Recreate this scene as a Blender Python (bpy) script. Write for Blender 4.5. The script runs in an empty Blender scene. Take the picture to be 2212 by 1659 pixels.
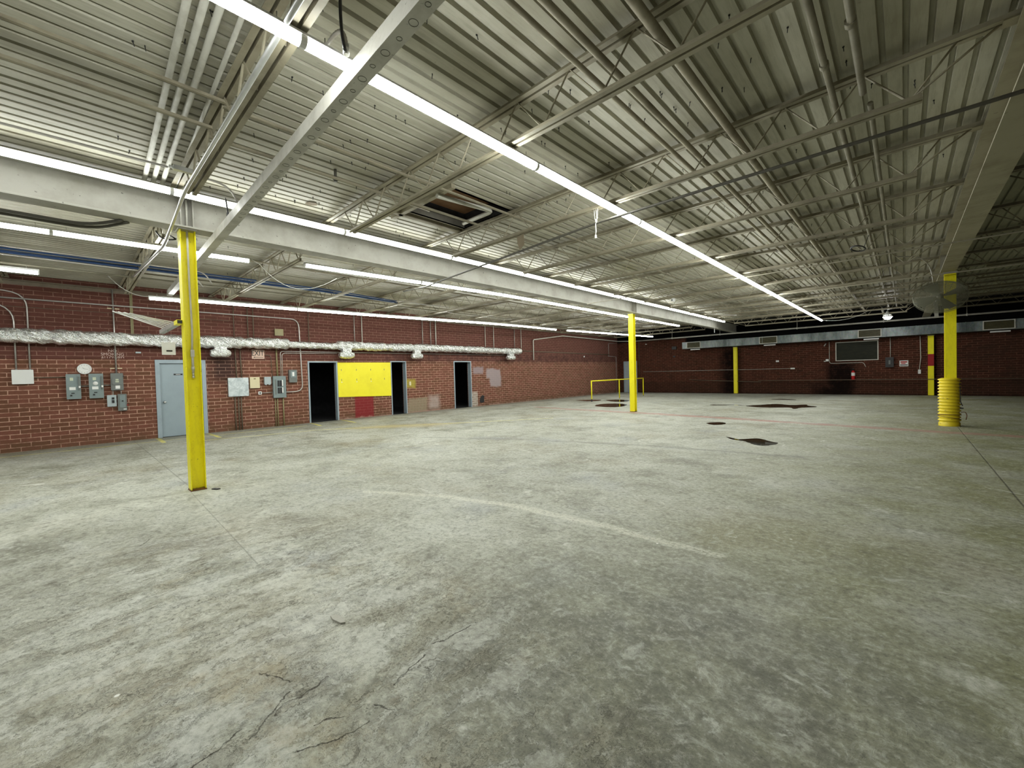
import bpy, math, random
from mathutils import Vector, Matrix, Euler
sc = bpy.context.scene
COL = sc.collection
PI = math.pi
random.seed(7)

# ------------------------------------------------------------------ camera
YAW, PITCH, ROLL = 0.7538, -0.0227, -0.0272
fw = Vector((-math.sin(YAW)*math.cos(PITCH), math.cos(YAW)*math.cos(PITCH), math.sin(PITCH)))
rt = Vector((math.cos(YAW), math.sin(YAW), 0.0))
up = rt.cross(fw)
r2 = rt*math.cos(ROLL) + up*math.sin(ROLL)
u2 = up*math.cos(ROLL) - rt*math.sin(ROLL)
cd = bpy.data.cameras.new('camera')
cd.sensor_width = 36.0
cd.lens = 901.16/2212*36.0
cd.clip_start = 0.05
cam = bpy.data.objects.new('camera', cd)
COL.objects.link(cam)
mw = Matrix((r2, u2, -fw)).transposed().to_4x4()
mw.translation = Vector((0, 0, 1.55))
cam.matrix_world = mw
sc.camera = cam

# ------------------------------------------------------------------ world, exposure
w = bpy.data.worlds.new('world')
sc.world = w
w.use_nodes = True
w.node_tree.nodes['Background'].inputs[0].default_value = (0.5, 0.55, 0.6, 1)
w.node_tree.nodes['Background'].inputs[1].default_value = 0.02
sc.view_settings.view_transform = 'Standard'
sc.view_settings.look = 'None'
sc.view_settings.gamma = 1.0
sc.view_settings.use_curve_mapping = False
sc.view_settings.exposure = 0.0
TUBE_POWER = 58.0          # radiance of the LED tubes
sc.cycles.max_bounces = 10
sc.cycles.diffuse_bounces = 6
sc.cycles.use_denoising = True

# ------------------------------------------------------------------ layout constants (metres)
WX, FY = -15.65, 28.33      # left wall, far wall
RX, BY = 9.3, -9.0          # right wall, rear wall
G1, G2 = -7.5, 0.80         # girder lines
CEIL = 4.30
BB = 3.75                   # girder underside
JY0, JS = 1.10, 2.02        # first joist and joist spacing

# ------------------------------------------------------------------ mesh helpers
class MB:
    def __init__(s): s.v = []; s.f = []; s.sm = []
    def add(s, vs, fs, smooth=False):
        o = len(s.v); s.v += [tuple(v) for v in vs]
        s.f += [tuple(i+o for i in f) for f in fs]; s.sm += [smooth]*len(fs); return s
    def box(s, a, b):
        x0, y0, z0 = [min(a[i], b[i]) for i in range(3)]; x1, y1, z1 = [max(a[i], b[i]) for i in range(3)]
        return s.add([(x0,y0,z0),(x1,y0,z0),(x1,y1,z0),(x0,y1,z0),(x0,y0,z1),(x1,y0,z1),(x1,y1,z1),(x0,y1,z1)],
                     [(3,2,1,0),(4,5,6,7),(0,1,5,4),(1,2,6,5),(2,3,7,6),(3,0,4,7)])
    def bev(s, a, b, r, n=2):
        """box with rounded long edges: extruded rounded rectangle along its thinnest axis"""
        a = list(a); b = list(b)
        d = [abs(b[i]-a[i]) for i in range(3)]; k = d.index(min(d))
        o = [i for i in range(3) if i != k]
        lo = [min(a[i], b[i]) for i in range(3)]; hi = [max(a[i], b[i]) for i in range(3)]
        pts = []
        for cx, cy, a0 in ((hi[o[0]]-r, hi[o[1]]-r, 0), (lo[o[0]]+r, hi[o[1]]-r, PI/2), (lo[o[0]]+r, lo[o[1]]+r, PI), (hi[o[0]]-r, lo[o[1]]+r, 1.5*PI)):
            for i in range(n+1):
                t = a0 + PI/2*i/n; pts.append((cx+r*math.cos(t), cy+r*math.sin(t)))
        vs = []
        for kk in (lo[k], hi[k]):
            for p in pts:
                q = [0, 0, 0]; q[k] = kk; q[o[0]] = p[0]; q[o[1]] = p[1]; vs.append(q)
        m = len(pts)
        fs = [tuple(range(m)), tuple(range(2*m-1, m-1, -1))] + [(i, i+m, (i+1) % m+m, (i+1) % m) for i in range(m)]
        return s.add(vs, fs)
    def tube(s, pts, r, n=8, cap=True, smooth=True):
        pts = [Vector(p) for p in pts]; rs = r if isinstance(r, (list, tuple)) else [r]*len(pts)
        m = len(pts); vs = []; nrm = None
        for i, p in enumerate(pts):
            t = (pts[min(i+1, m-1)]-pts[max(i-1, 0)])
            if t.length < 1e-9: t = Vector((0, 0, 1))
            t.normalize()
            if nrm is None:
                nrm = t.orthogonal().normalized()
                if abs(t.z) < .9: nrm = (Vector((0,0,1))-t*t.z).normalized()
            else:
                nrm = nrm-t*nrm.dot(t)
                nrm = nrm.normalized() if nrm.length > 1e-6 else t.orthogonal().normalized()
            bn = t.cross(nrm)
            for j in range(n):
                a = 2*PI*j/n + PI/n; vs.append(p+nrm*math.cos(a)*rs[i]+bn*math.sin(a)*rs[i])
        fs = [(i*n+j, i*n+(j+1) % n, (i+1)*n+(j+1) % n, (i+1)*n+j) for i in range(m-1) for j in range(n)]
        s.add(vs, fs, smooth)
        if cap:
            o = len(s.v)-m*n
            s.f += [tuple(o+j for j in range(n-1, -1, -1)), tuple(o+(m-1)*n+j for j in range(n))]; s.sm += [False, False]
        return s
    def torus(s, c, ax, R, r, n=24, k=6):
        c = Vector(c); ax = Vector(ax).normalized(); u = ax.orthogonal().normalized(); v = ax.cross(u); vs = []
        for i in range(n):
            a = 2*PI*i/n; d = u*math.cos(a)+v*math.sin(a)
            for j in range(k):
                b = 2*PI*j/k; vs.append(c+d*(R+r*math.cos(b))+ax*r*math.sin(b))
        return s.add(vs, [(i*k+j, ((i+1) % n)*k+j, ((i+1) % n)*k+(j+1) % k, i*k+(j+1) % k) for i in range(n) for j in range(k)], True)
    def lathe(s, c, prof, n=24, ax='z', smooth=True):
        vs = []; m = len(prof)
        for i in range(n):
            a = 2*PI*i/n
            for r, h in prof:
                p = {'z': (r*math.cos(a), r*math.sin(a), h), 'x': (h, r*math.cos(a), r*math.sin(a)), 'y': (r*math.sin(a), h, r*math.cos(a))}[ax]
                vs.append((p[0]+c[0], p[1]+c[1], p[2]+c[2]))
        return s.add(vs, [(i*m+j, ((i+1) % n)*m+j, ((i+1) % n)*m+j+1, i*m+j+1) for i in range(n) for j in range(m-1)], smooth)
    def prism(s, pts, d):
        """closed polygon (list of 3D pts) extruded by vector d"""
        n = len(pts); d = Vector(d); vs = [Vector(p) for p in pts]+[Vector(p)+d for p in pts]
        return s.add(vs, [tuple(range(n-1, -1, -1)), tuple(range(n, 2*n))]+[(i, (i+1) % n, (i+1) % n+n, i+n) for i in range(n)])
    def mesh(s, name, m):
        me = bpy.data.meshes.new(name); me.from_pydata(s.v, [], s.f)
        me.polygons.foreach_set('use_smooth', s.sm); me.materials.append(m); me.update()
        return me
    def build(s, name, m, parent=None, loc=(0, 0, 0), label=None):
        o = bpy.data.objects.new(name, s.mesh(name, m)); COL.objects.link(o)
        o.location = loc
        if parent: o.parent = parent
        if label: o['label'] = label
        return o
def tag(o, label, cat, group=None, kind=None):
    o['label'] = label; o['category'] = cat
    if group: o['group'] = group
    if kind: o['kind'] = kind
    return o
def thing(name, label, cat, loc=(0, 0, 0), rz=0, group=None):
    o = bpy.data.objects.new(name, None); COL.objects.link(o); o.location = loc; o.rotation_euler = (0, 0, rz)
    o.empty_display_size = .1
    return tag(o, label, cat, group)
def struct(name, mb, m, parent=None, loc=(0, 0, 0)):
    o = mb.build(name, m, parent, loc)
    if not parent: o['kind'] = 'structure'
    return o
def dup(root, loc, label=None, group=None, rz=None):
    r = root.copy(); COL.objects.link(r); r.location = loc
    if rz is not None: r.rotation_euler = (0, 0, rz)
    if label: r['label'] = label
    if group: r['group'] = group
    for ch in list(root.children):
        c = ch.copy(); COL.objects.link(c); c.parent = r
        for g in list(ch.children):
            d = g.copy(); COL.objects.link(d); d.parent = c
    return r
def arc(p0, c, p1, n=6):
    """quadratic bend from p0 via control c to p1"""
    p0, c, p1 = Vector(p0), Vector(c), Vector(p1)
    return [p0*(1-t)**2+c*2*t*(1-t)+p1*t*t for t in [i/n for i in range(n+1)]]
def bend(path, r=.15, n=5):
    """polyline with rounded corners"""
    P = [Vector(p) for p in path]; out = [P[0]]
    for i in range(1, len(P)-1):
        a = (P[i-1]-P[i]); b = (P[i+1]-P[i]); ra = min(r, a.length*.45, b.length*.45)
        out += arc(P[i]+a.normalized()*ra, P[i], P[i]+b.normalized()*ra, n)
    return out+[P[-1]]
def text(body, size, m, loc, rot, parent, name='lettering', extrude=.002, sx=1.0, font_off=0.0):
    cu = bpy.data.curves.new('lettering', 'FONT'); cu.body = body; cu.size = size; cu.extrude = extrude
    cu.align_x = 'CENTER'; cu.align_y = 'CENTER'; cu.offset = font_off; cu.space_line = .85
    t = bpy.data.objects.new('tmp', cu); COL.objects.link(t)
    dg = bpy.context.evaluated_depsgraph_get(); me = bpy.data.meshes.new_from_object(t.evaluated_get(dg))
    bpy.data.objects.remove(t); bpy.data.curves.remove(cu)
    me.materials.clear(); me.materials.append(m)
    o = bpy.data.objects.new(name, me); COL.objects.link(o); o.location = loc; o.rotation_euler = rot; o.scale = (sx, 1, 1)
    if parent: o.parent = parent
    return o
ROT_L = (PI/2, 0, PI/2)      # lettering on the left wall (faces +x)
ROT_F = (PI/2, 0, 0)         # lettering on the far wall (faces -y)
ORD = ['first', 'second', 'third', 'fourth', 'fifth', 'sixth', 'seventh', 'eighth', 'ninth', 'tenth', 'eleventh', 'twelfth', 'thirteenth', 'fourteenth', 'fifteenth', 'sixteenth']

# ------------------------------------------------------------------ material helpers
class NT:
    def __init__(s, name):
        s.m = bpy.data.materials.new(name); s.m.use_nodes = True; s.t = s.m.node_tree; s.n = s.t.nodes
        s.b = s.n['Principled BSDF']; s.pos = s.N('ShaderNodeNewGeometry').outputs['Position']
    def N(s, typ, **kw):
        n = s.n.new(typ)
        for k, v in kw.items(): setattr(n, k, v)
        return n
    def L(s, a, b):
        if isinstance(a, (int, float)):
            try: b.default_value = a
            except Exception: b.default_value = (a, a, a)
        elif isinstance(a, (tuple, list, Vector)):
            a = tuple(a)
            b.default_value = a+(1,) if (len(a) == 3 and b.type == 'RGBA') else a
        else: s.t.links.new(a, b)
    def math(s, op, a, b=0.0, c=None, clamp=False):
        n = s.N('ShaderNodeMath', operation=op, use_clamp=clamp); s.L(a, n.inputs[0]); s.L(b, n.inputs[1])
        if c is not None: s.L(c, n.inputs[2])
        return n.outputs[0]
    def vmul(s, v, k):
        n = s.N('ShaderNodeVectorMath', operation='MULTIPLY'); s.L(v, n.inputs[0]); s.L(k, n.inputs[1]); return n.outputs[0]
    def vadd(s, v, k):
        n = s.N('ShaderNodeVectorMath', operation='ADD'); s.L(v, n.inputs[0]); s.L(k, n.inputs[1]); return n.outputs[0]
    def xyz(s, v=None):
        n = s.N('ShaderNodeSeparateXYZ'); s.L(v if v is not None else s.pos, n.inputs[0]); return n.outputs
    def comb(s, x, y, z):
        n = s.N('ShaderNodeCombineXYZ'); s.L(x, n.inputs[0]); s.L(y, n.inputs[1]); s.L(z, n.inputs[2]); return n.outputs[0]
    def noise(s, scale, detail=4, rough=.55, vec=None, dist=0.0, col=False):
        n = s.N('ShaderNodeTexNoise'); s.L(vec if vec is not None else s.pos, n.inputs['Vector'])
        n.inputs['Scale'].default_value = scale; n.inputs['Detail'].default_value = detail
        n.inputs['Roughness'].default_value = rough; n.inputs['Distortion'].default_value = dist
        return n.outputs[1 if col else 0]
    def voro(s, scale, vec=None, feature='F1', out='Distance'):
        n = s.N('ShaderNodeTexVoronoi', feature=feature); s.L(vec if vec is not None else s.pos, n.inputs['Vector'])
        n.inputs['Scale'].default_value = scale; return n.outputs[out]
    def rng(s, v, a, b, c=0.0, d=1.0, smooth=False):
        n = s.N('ShaderNodeMapRange', clamp=True)
        if smooth: n.interpolation_type = 'SMOOTHSTEP'
        s.L(v, n.inputs[0])
        for i, x in enumerate((a, b, c, d)): s.L(x, n.inputs[1+i])
        return n.outputs[0]
    def ramp(s, v, stops):
        n = s.N('ShaderNodeValToRGB'); s.L(v, n.inputs[0]); e = n.color_ramp.elements
        while len(e) < len(stops): e.new(.5)
        for i, (p, c) in enumerate(stops): e[i].position = p; e[i].color = tuple(c)+(1,)
        return n.outputs[0]
    def mix(s, f, a, b, mode='MIX'):
        n = s.N('ShaderNodeMix', data_type='RGBA', blend_type=mode)
        s.L(f, n.inputs[0]); s.L(a, n.inputs[6]); s.L(b, n.inputs[7]); return n.outputs[2]
    def base(s, c): s.L(c, s.b.inputs['Base Color'])
    def rough(s, v): s.L(v, s.b.inputs['Roughness'])
    def metal(s, v): s.L(v, s.b.inputs['Metallic'])
    def bump(s, h, strength=.3, dist=.01, prev=None):
        n = s.N('ShaderNodeBump'); n.inputs['Strength'].default_value = strength; n.inputs['Distance'].default_value = dist
        s.L(h, n.inputs['Height'])
        if prev is not None: s.L(prev, n.inputs['Normal'])
        s.L(n.outputs[0], s.b.inputs['Normal']); return n.outputs[0]
    def seg(s, p, q, wid, soft, wob=None):
        """1 near the floor segment p-q (metres), 0 away from it"""
        x, y, _ = s.xyz(wob if wob is not None else s.pos)
        dx, dy = q[0]-p[0], q[1]-p[1]; l2 = dx*dx+dy*dy
        ax = s.math('SUBTRACT', x, p[0]); ay = s.math('SUBTRACT', y, p[1])
        t = s.math('DIVIDE', s.math('ADD', s.math('MULTIPLY', ax, dx), s.math('MULTIPLY', ay, dy)), l2, clamp=True)
        ex = s.math('SUBTRACT', ax, s.math('MULTIPLY', t, dx)); ey = s.math('SUBTRACT', ay, s.math('MULTIPLY', t, dy))
        d = s.math('SQRT', s.math('ADD', s.math('MULTIPLY', ex, ex), s.math('MULTIPLY', ey, ey)))
        return s.rng(d, wid, wid+soft, 1.0, 0.0)
    def rect(s, u, v, u0, u1, v0, v1, soft=.01):
        a = s.rng(u, u0-soft, u0+soft); b = s.rng(u, u1-soft, u1+soft, 1.0, 0.0)
        c = s.rng(v, v0-soft, v0+soft); d = s.rng(v, v1-soft, v1+soft, 1.0, 0.0)
        return s.math('MULTIPLY', s.math('MULTIPLY', a, b), s.math('MULTIPLY', c, d))
    def mx(s, *a):
        r = a[0]
        for b in a[1:]: r = s.math('MAXIMUM', r, b)
        return r
def srgb(r, g, b):
    f = lambda c: c/12.92 if c <= .04045 else ((c+.055)/1.055)**2.4
    return tuple(f(v/255) for v in (r, g, b))
def paint(name, col, dirt=None, amt=.35, rough=.5, metal=0.0, scale=3.0, spots=0.0, bumpy=.1):
    k = NT(name); d = dirt if dirt else tuple(c*.45 for c in col)
    f = k.rng(k.noise(scale, 6, .65), .45, .75, 0, amt)
    c = k.mix(f, col, d)
    if spots:
        sp = k.rng(k.noise(scale*9, 3, .7), .66, .72, 0, spots)
        c = k.mix(sp, c, tuple(x*.2 for x in d))
    k.base(c); k.rough(k.rng(k.noise(scale*2, 3), .3, .7, rough-.08, rough+.12)); k.metal(metal)
    if bumpy: k.bump(k.noise(scale*20, 3), bumpy, .003)
    return k.m

# ---- concrete floor
def m_floor():
    k = NT('floor_concrete'); x, y, z = k.xyz()
    wob = k.vadd(k.pos, k.vmul(k.vadd(k.noise(2.2, 5, .6, col=True), (-.5, -.5, -.5)), (.16, .16, 0)))
    big = k.noise(.28, 6, .6, dist=.4); mid = k.noise(1.3, 8, .68, dist=.5)
    st = k.noise(1.0, 7, .72, vec=k.vmul(k.pos, (1.6, 2.4, 1)), dist=.6)      # trowel and drag streaks along x
    fine = k.noise(22, 8, .75); fine2 = k.noise(70, 4, .7)
    c = k.ramp(big, [(.33, (.23, .232, .185)), (.5, (.345, .35, .295)), (.68, (.46, .47, .42))])
    c = k.mix(k.rng(mid, .46, .64, 0, .6), c, (.47, .48, .44))
    c = k.mix(k.rng(mid, .32, .48, .68, 0), c, (.12, .12, .088))
    c = k.mix(k.rng(st, .52, .70, 0, .5), c, (.48, .49, .47))
    c = k.mix(k.rng(st, .30, .43, .5, 0), c, (.13, .125, .095))
    # brownish grime and bluish clean patches
    c = k.mix(k.rng(k.noise(.55, 5, .6, vec=k.vadd(k.pos, (31, 7, 0))), .52, .70, 0, .45), c, (.20, .165, .09))
    c = k.mix(k.rng(k.noise(.8, 5, .6, vec=k.vadd(k.pos, (3, 57, 0))), .56, .72, 0, .45), c, (.27, .29, .33))
    # greenish tint on the right hand side
    g = k.math('MULTIPLY', k.rng(x, -2.6, .4), k.rng(k.noise(.9, 4, .6, vec=k.vadd(k.pos, (9, 3, 0))), .36, .60, .22, .8))
    c = k.mix(g, c, (.20, .205, .085))
    # the blotchy dark area close to the camera
    dark = k.math('MULTIPLY', k.rng(k.math('SQRT', k.math('ADD', k.math('POWER', k.math('ADD', x, .9), 2), k.math('POWER', k.math('SUBTRACT', y, 1.9), 2))), .5, 2.1, 1, 0, True),
                  k.rng(k.noise(2.4, 8, .72), .36, .6, .15, .9))
    c = k.mix(k.math('MULTIPLY', dark, .80), c, (.085, .085, .072))
    c = k.mix(k.rng(fine, .34, .50, .62, 0), c, (.085, .082, .062))
    c = k.mix(k.rng(fine, .52, .68, 0, .55), c, (.56, .56, .50))
    med = k.noise(7, 8, .78, dist=.8, vec=k.vadd(k.pos, (5, 11, 0)))
    c = k.mix(k.rng(med, .34, .47, .55, 0), c, (.10, .095, .068))
    c = k.mix(k.rng(med, .54, .68, 0, .50), c, (.55, .56, .51))
    c = k.mix(k.rng(fine2, .56, .68, 0, .55), c, (.05, .046, .036))
    c = k.mix(k.rng(k.noise(2.6, 9, .75, dist=.6, vec=k.vadd(k.pos, (15, 1, 0))), .60, .66, 0, .6), c, (.60, .61, .57))
    # spalled, flaking concrete in the left foreground
    fm = k.rng(k.math('SQRT', k.math('ADD', k.math('POWER', k.math('MULTIPLY', k.math('ADD', x, 2.9), .5), 2), k.math('POWER', k.math('SUBTRACT', y, .7), 2))), .7, 1.75, 1, 0, True)
    fl_v = k.vadd(k.vmul(k.pos, (2.6, 1.15, 1)), k.vmul(k.noise(3.0, 7, .72, col=True), (1.0, 1.0, 0)))
    flake = k.noise(1.9, 7, .62, vec=fl_v)
    step = k.rng(flake, .455, .462)
    step2 = k.rng(flake, .54, .546)
    step3 = k.rng(flake, .40, .412)
    edge = k.mx(k.rng(k.math('ABSOLUTE', k.math('SUBTRACT', flake, .458)), 0, .005, 1, 0), k.rng(k.math('ABSOLUTE', k.math('SUBTRACT', flake, .543)), 0, .004, 1, 0), k.rng(k.math('ABSOLUTE', k.math('SUBTRACT', flake, .405)), 0, .004, 1, 0))
    edge = k.math('MULTIPLY', edge, fm, clamp=True)
    c = k.mix(k.math('MULTIPLY', k.rng(step3, 0, 1, .38, 0), fm), c, (.17, .155, .105))
    c = k.mix(k.math('MULTIPLY', k.math('MULTIPLY', k.math('SUBTRACT', step3, step), fm), .32), c, (.29, .27, .20))
    c = k.mix(k.math('MULTIPLY', k.math('MULTIPLY', step2, fm), k.rng(fine, .35, .6, .1, .5)), c, (.52, .53, .50))
    c = k.mix(k.math('MULTIPLY', edge, k.rng(k.noise(2.3, 4, .6), .46, .60, .0, .95)), c, (.035, .028, .018))
    # rusty flecks and smears
    c = k.mix(k.math('MULTIPLY', fm, k.rng(k.noise(1.5, 6, .7, vec=k.vadd(k.pos, (77, 3, 0))), .55, .68, 0, .35)), c, (.36, .28, .15))
    wf = k.vadd(k.pos, k.vmul(k.vadd(k.noise(14, 4, .7, col=True), (-.5, -.5, -.5)), (.07, .07, 0)))
    CR = [[(-2.19, .88), (-2.16, .75), (-2.17, .66), (-2.13, .60)], [(-2.24, .70), (-2.18, .63), (-2.07, .48)], [(-2.15, .47), (-2.12, .38), (-2.10, .29)],
          [(-1.88, .81), (-1.93, .75), (-1.93, .70)], [(-1.84, .94), (-1.75, .99)], [(-1.95, 1.31), (-1.92, 1.17), (-1.88, 1.07)], [(-1.97, 1.66), (-1.97, 1.46), (-2.01, 1.39)],
          [(-1.76, .88), (-1.78, .76), (-1.85, .60)], [(-2.31, .73), (-2.50, .64)], [(-5.36, .42), (-5.57, .54)]]
    crk = None
    for i_, pl_ in enumerate(CR):
        for a_, b_ in zip(pl_, pl_[1:]):
            sg = k.seg(a_, b_, .0035 if i_ == 0 else .0006, .0045, wf); crk = sg if crk is None else k.math('MAXIMUM', crk, sg)
    c = k.mix(k.math('MULTIPLY', crk, k.rng(k.noise(16, 4), .38, .56, .1, .95)), c, (.04, .03, .02))
    wide = k.vadd(k.pos, k.vmul(k.vadd(k.noise(2.6, 7, .72, col=True), (-.5, -.5, -.5)), (.75, .75, 0)))
    lt = k.mx(k.seg((-5.5, 1.45), (-3.5, 1.2), .10, .12, wide), k.seg((-3.5, 1.2), (-2.4, 1.0), .09, .12, wide), k.seg((-6.7, -.5), (-7.3, .3), .12, .3, wide), k.seg((-7.3, .3), (-7.1, 1.7), .16, .25, wide), k.seg((-3.4, 1.0), (-3.5, .45), .05, .12, wide), k.seg((.22, 3.0), (.4, 2.6), .01, .10, wide), k.seg((-.38, 2.15), (-.3, 1.95), .02, .07, wide))
    c = k.mix(k.math('MULTIPLY', lt, k.rng(med, .40, .60, .0, .46)), c, (.60, .61, .55))
    # chalky patched joint running out from the first column, and tyre-smear arc
    pm = k.rng(k.noise(6, 6, .7), .44, .6)
    joint = k.seg((-7.3, 1.16), (-1.9, .98), .02, .26, wob)
    c = k.mix(k.math('MULTIPLY', k.math('MULTIPLY', joint, pm), .35), c, (.60, .60, .53))
    ar = k.mx(k.seg((-5.4, 2.75), (-4.4, 3.25), .02, .07, wob), k.seg((-4.4, 3.25), (-3.4, 3.55), .035, .05, wob), k.seg((-3.4, 3.55), (-2.2, 3.65), .045, .04, wob), k.seg((-2.2, 3.65), (-1.15, 3.66), .03, .05, wob))
    c = k.mix(k.math('MULTIPLY', ar, k.rng(k.noise(30, 3, .7), .40, .56, .05, .62)), c, (.62, .62, .54))
    # straight saw cuts
    wf2 = k.vadd(k.pos, k.vmul(k.vadd(k.noise(9, 3, .7, col=True), (-.5, -.5, -.5)), (.012, .012, 0)))
    cut = k.mx(k.seg((.93, 6.0), (.95, 14.6), .002, .012, wf2), k.seg((.9, -3), (.93, 6.0), .002, .008, wf2), k.math('MULTIPLY', k.seg((-7.5, 1.6), (-7.5, 28), .001, .008), .4), k.math('MULTIPLY', k.seg((-15.6, 1.2), (-7.6, 1.2), .001, .012, wf2), .6), k.math('MULTIPLY', k.seg((-7.4, 1.15), (-4.0, 1.05), .001, .008, wf2), .5), k.seg((-5.0, 14.09), (-2.6, 13.9), .01, .015))
    c = k.mix(k.math('MULTIPLY', cut, .7), c, (.07, .065, .05))
    # grey drag arc in the middle distance
    sk = k.mx(k.seg((-9.0, 6.2), (-6.9, 7.25), .015, .08, wob), k.seg((-6.9, 7.25), (-3.9, 8.2), .02, .07, wob), k.seg((-3.9, 8.2), (-1.3, 8.55), .02, .1, wob))
    c = k.mix(k.math('MULTIPLY', sk, .42), c, (.12, .12, .11))
    # faded painted lines
    yl = k.mx(k.seg((-13.75, 2.4), (-13.15, 5.4), .018, .02), k.seg((-13.15, 5.4), (-12.3, 6.55), .016, .02), k.seg((-12.3, 6.55), (-9.75, 10.2), .022, .02), k.seg((-9.75, 10.2), (-8.9, 11.5), .015, .02),
              k.seg((-14.75, -3), (-14.8, 5.5), .022, .02), k.seg((-15.62, 1.72), (-14.3, 1.70), .045, .01), k.seg((-15.62, 2.9), (-14.1, 2.9), .04, .015), k.seg((-15.62, 5.95), (-14.35, 5.8), .04, .015), k.seg((-15.6, 7.1), (-14.2, 6.95), .04, .015))
    c = k.mix(k.math('MULTIPLY', yl, k.rng(k.noise(7, 5, .7), .36, .56, .3, .95)), c, (.74, .68, .16))
    pk = k.mx(k.seg((-12.5, 15.0), (-10.4, 14.65), .12, .08, wob), k.seg((-10.4, 14.65), (-6.8, 14.43), .20, .08, wob), k.seg((-6.8, 14.43), (-3.6, 14.0), .20, .08, wob), k.seg((-3.6, 14.0), (.7, 13.35), .16, .1, wob), k.seg((.7, 13.35), (6, 13.1), .14, .1, wob))
    c = k.mix(k.math('MULTIPLY', pk, k.rng(k.noise(3, 5, .7), .36, .60, .3, .75)), c, (.34, .16, .14))
    # rusty stain by the yellow stencil area and tan patch
    rs = k.math('MULTIPLY', k.rng(k.math('ABSOLUTE', k.math('ADD', k.math('SUBTRACT', y, 7.4), k.math('MULTIPLY', k.math('ADD', x, 11.6), -1.0))), .2, 1.1, 1, 0, True), k.rng(k.math('ABSOLUTE', k.math('ADD', x, 11.7)), .6, 1.4, .5, 0))
    c = k.mix(rs, c, (.42, .34, .16))
    # white paint crumbs
    pv = k.voro(2.1); cr = k.math('MULTIPLY', k.rng(pv, .018, .03, 1, 0), k.rng(y, 4, 6, 1, 0))
    c = k.mix(cr, c, (.7, .7, .66))
    # floor darker towards the foot of the brick wall
    c = k.mix(k.rng(x, WX+.1, WX+1.1, .55, 0), c, (.13, .12, .085))
    k.base(k.vmul(c, (1.10, 1.10, 1.07)))
    k.rough(k.rng(mid, .3, .7, .50, .72))
    k.b.inputs['Specular IOR Level'].default_value = .35
    h = k.math('ADD', k.math('MULTIPLY', fine, .35), k.math('MULTIPLY', k.math('MULTIPLY', k.math('ADD', k.math('ADD', step, step2), step3), fm), .8))
    h = k.math('ADD', h, k.math('MULTIPLY', st, .4))
    h = k.math('SUBTRACT', h, k.math('MULTIPLY', cut, .25))
    h = k.math('SUBTRACT', k.math('ADD', h, k.math('MULTIPLY', med, .5)), k.math('MULTIPLY', crk, .8))
    k.bump(h, .8, .016)
    return k.m

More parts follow.
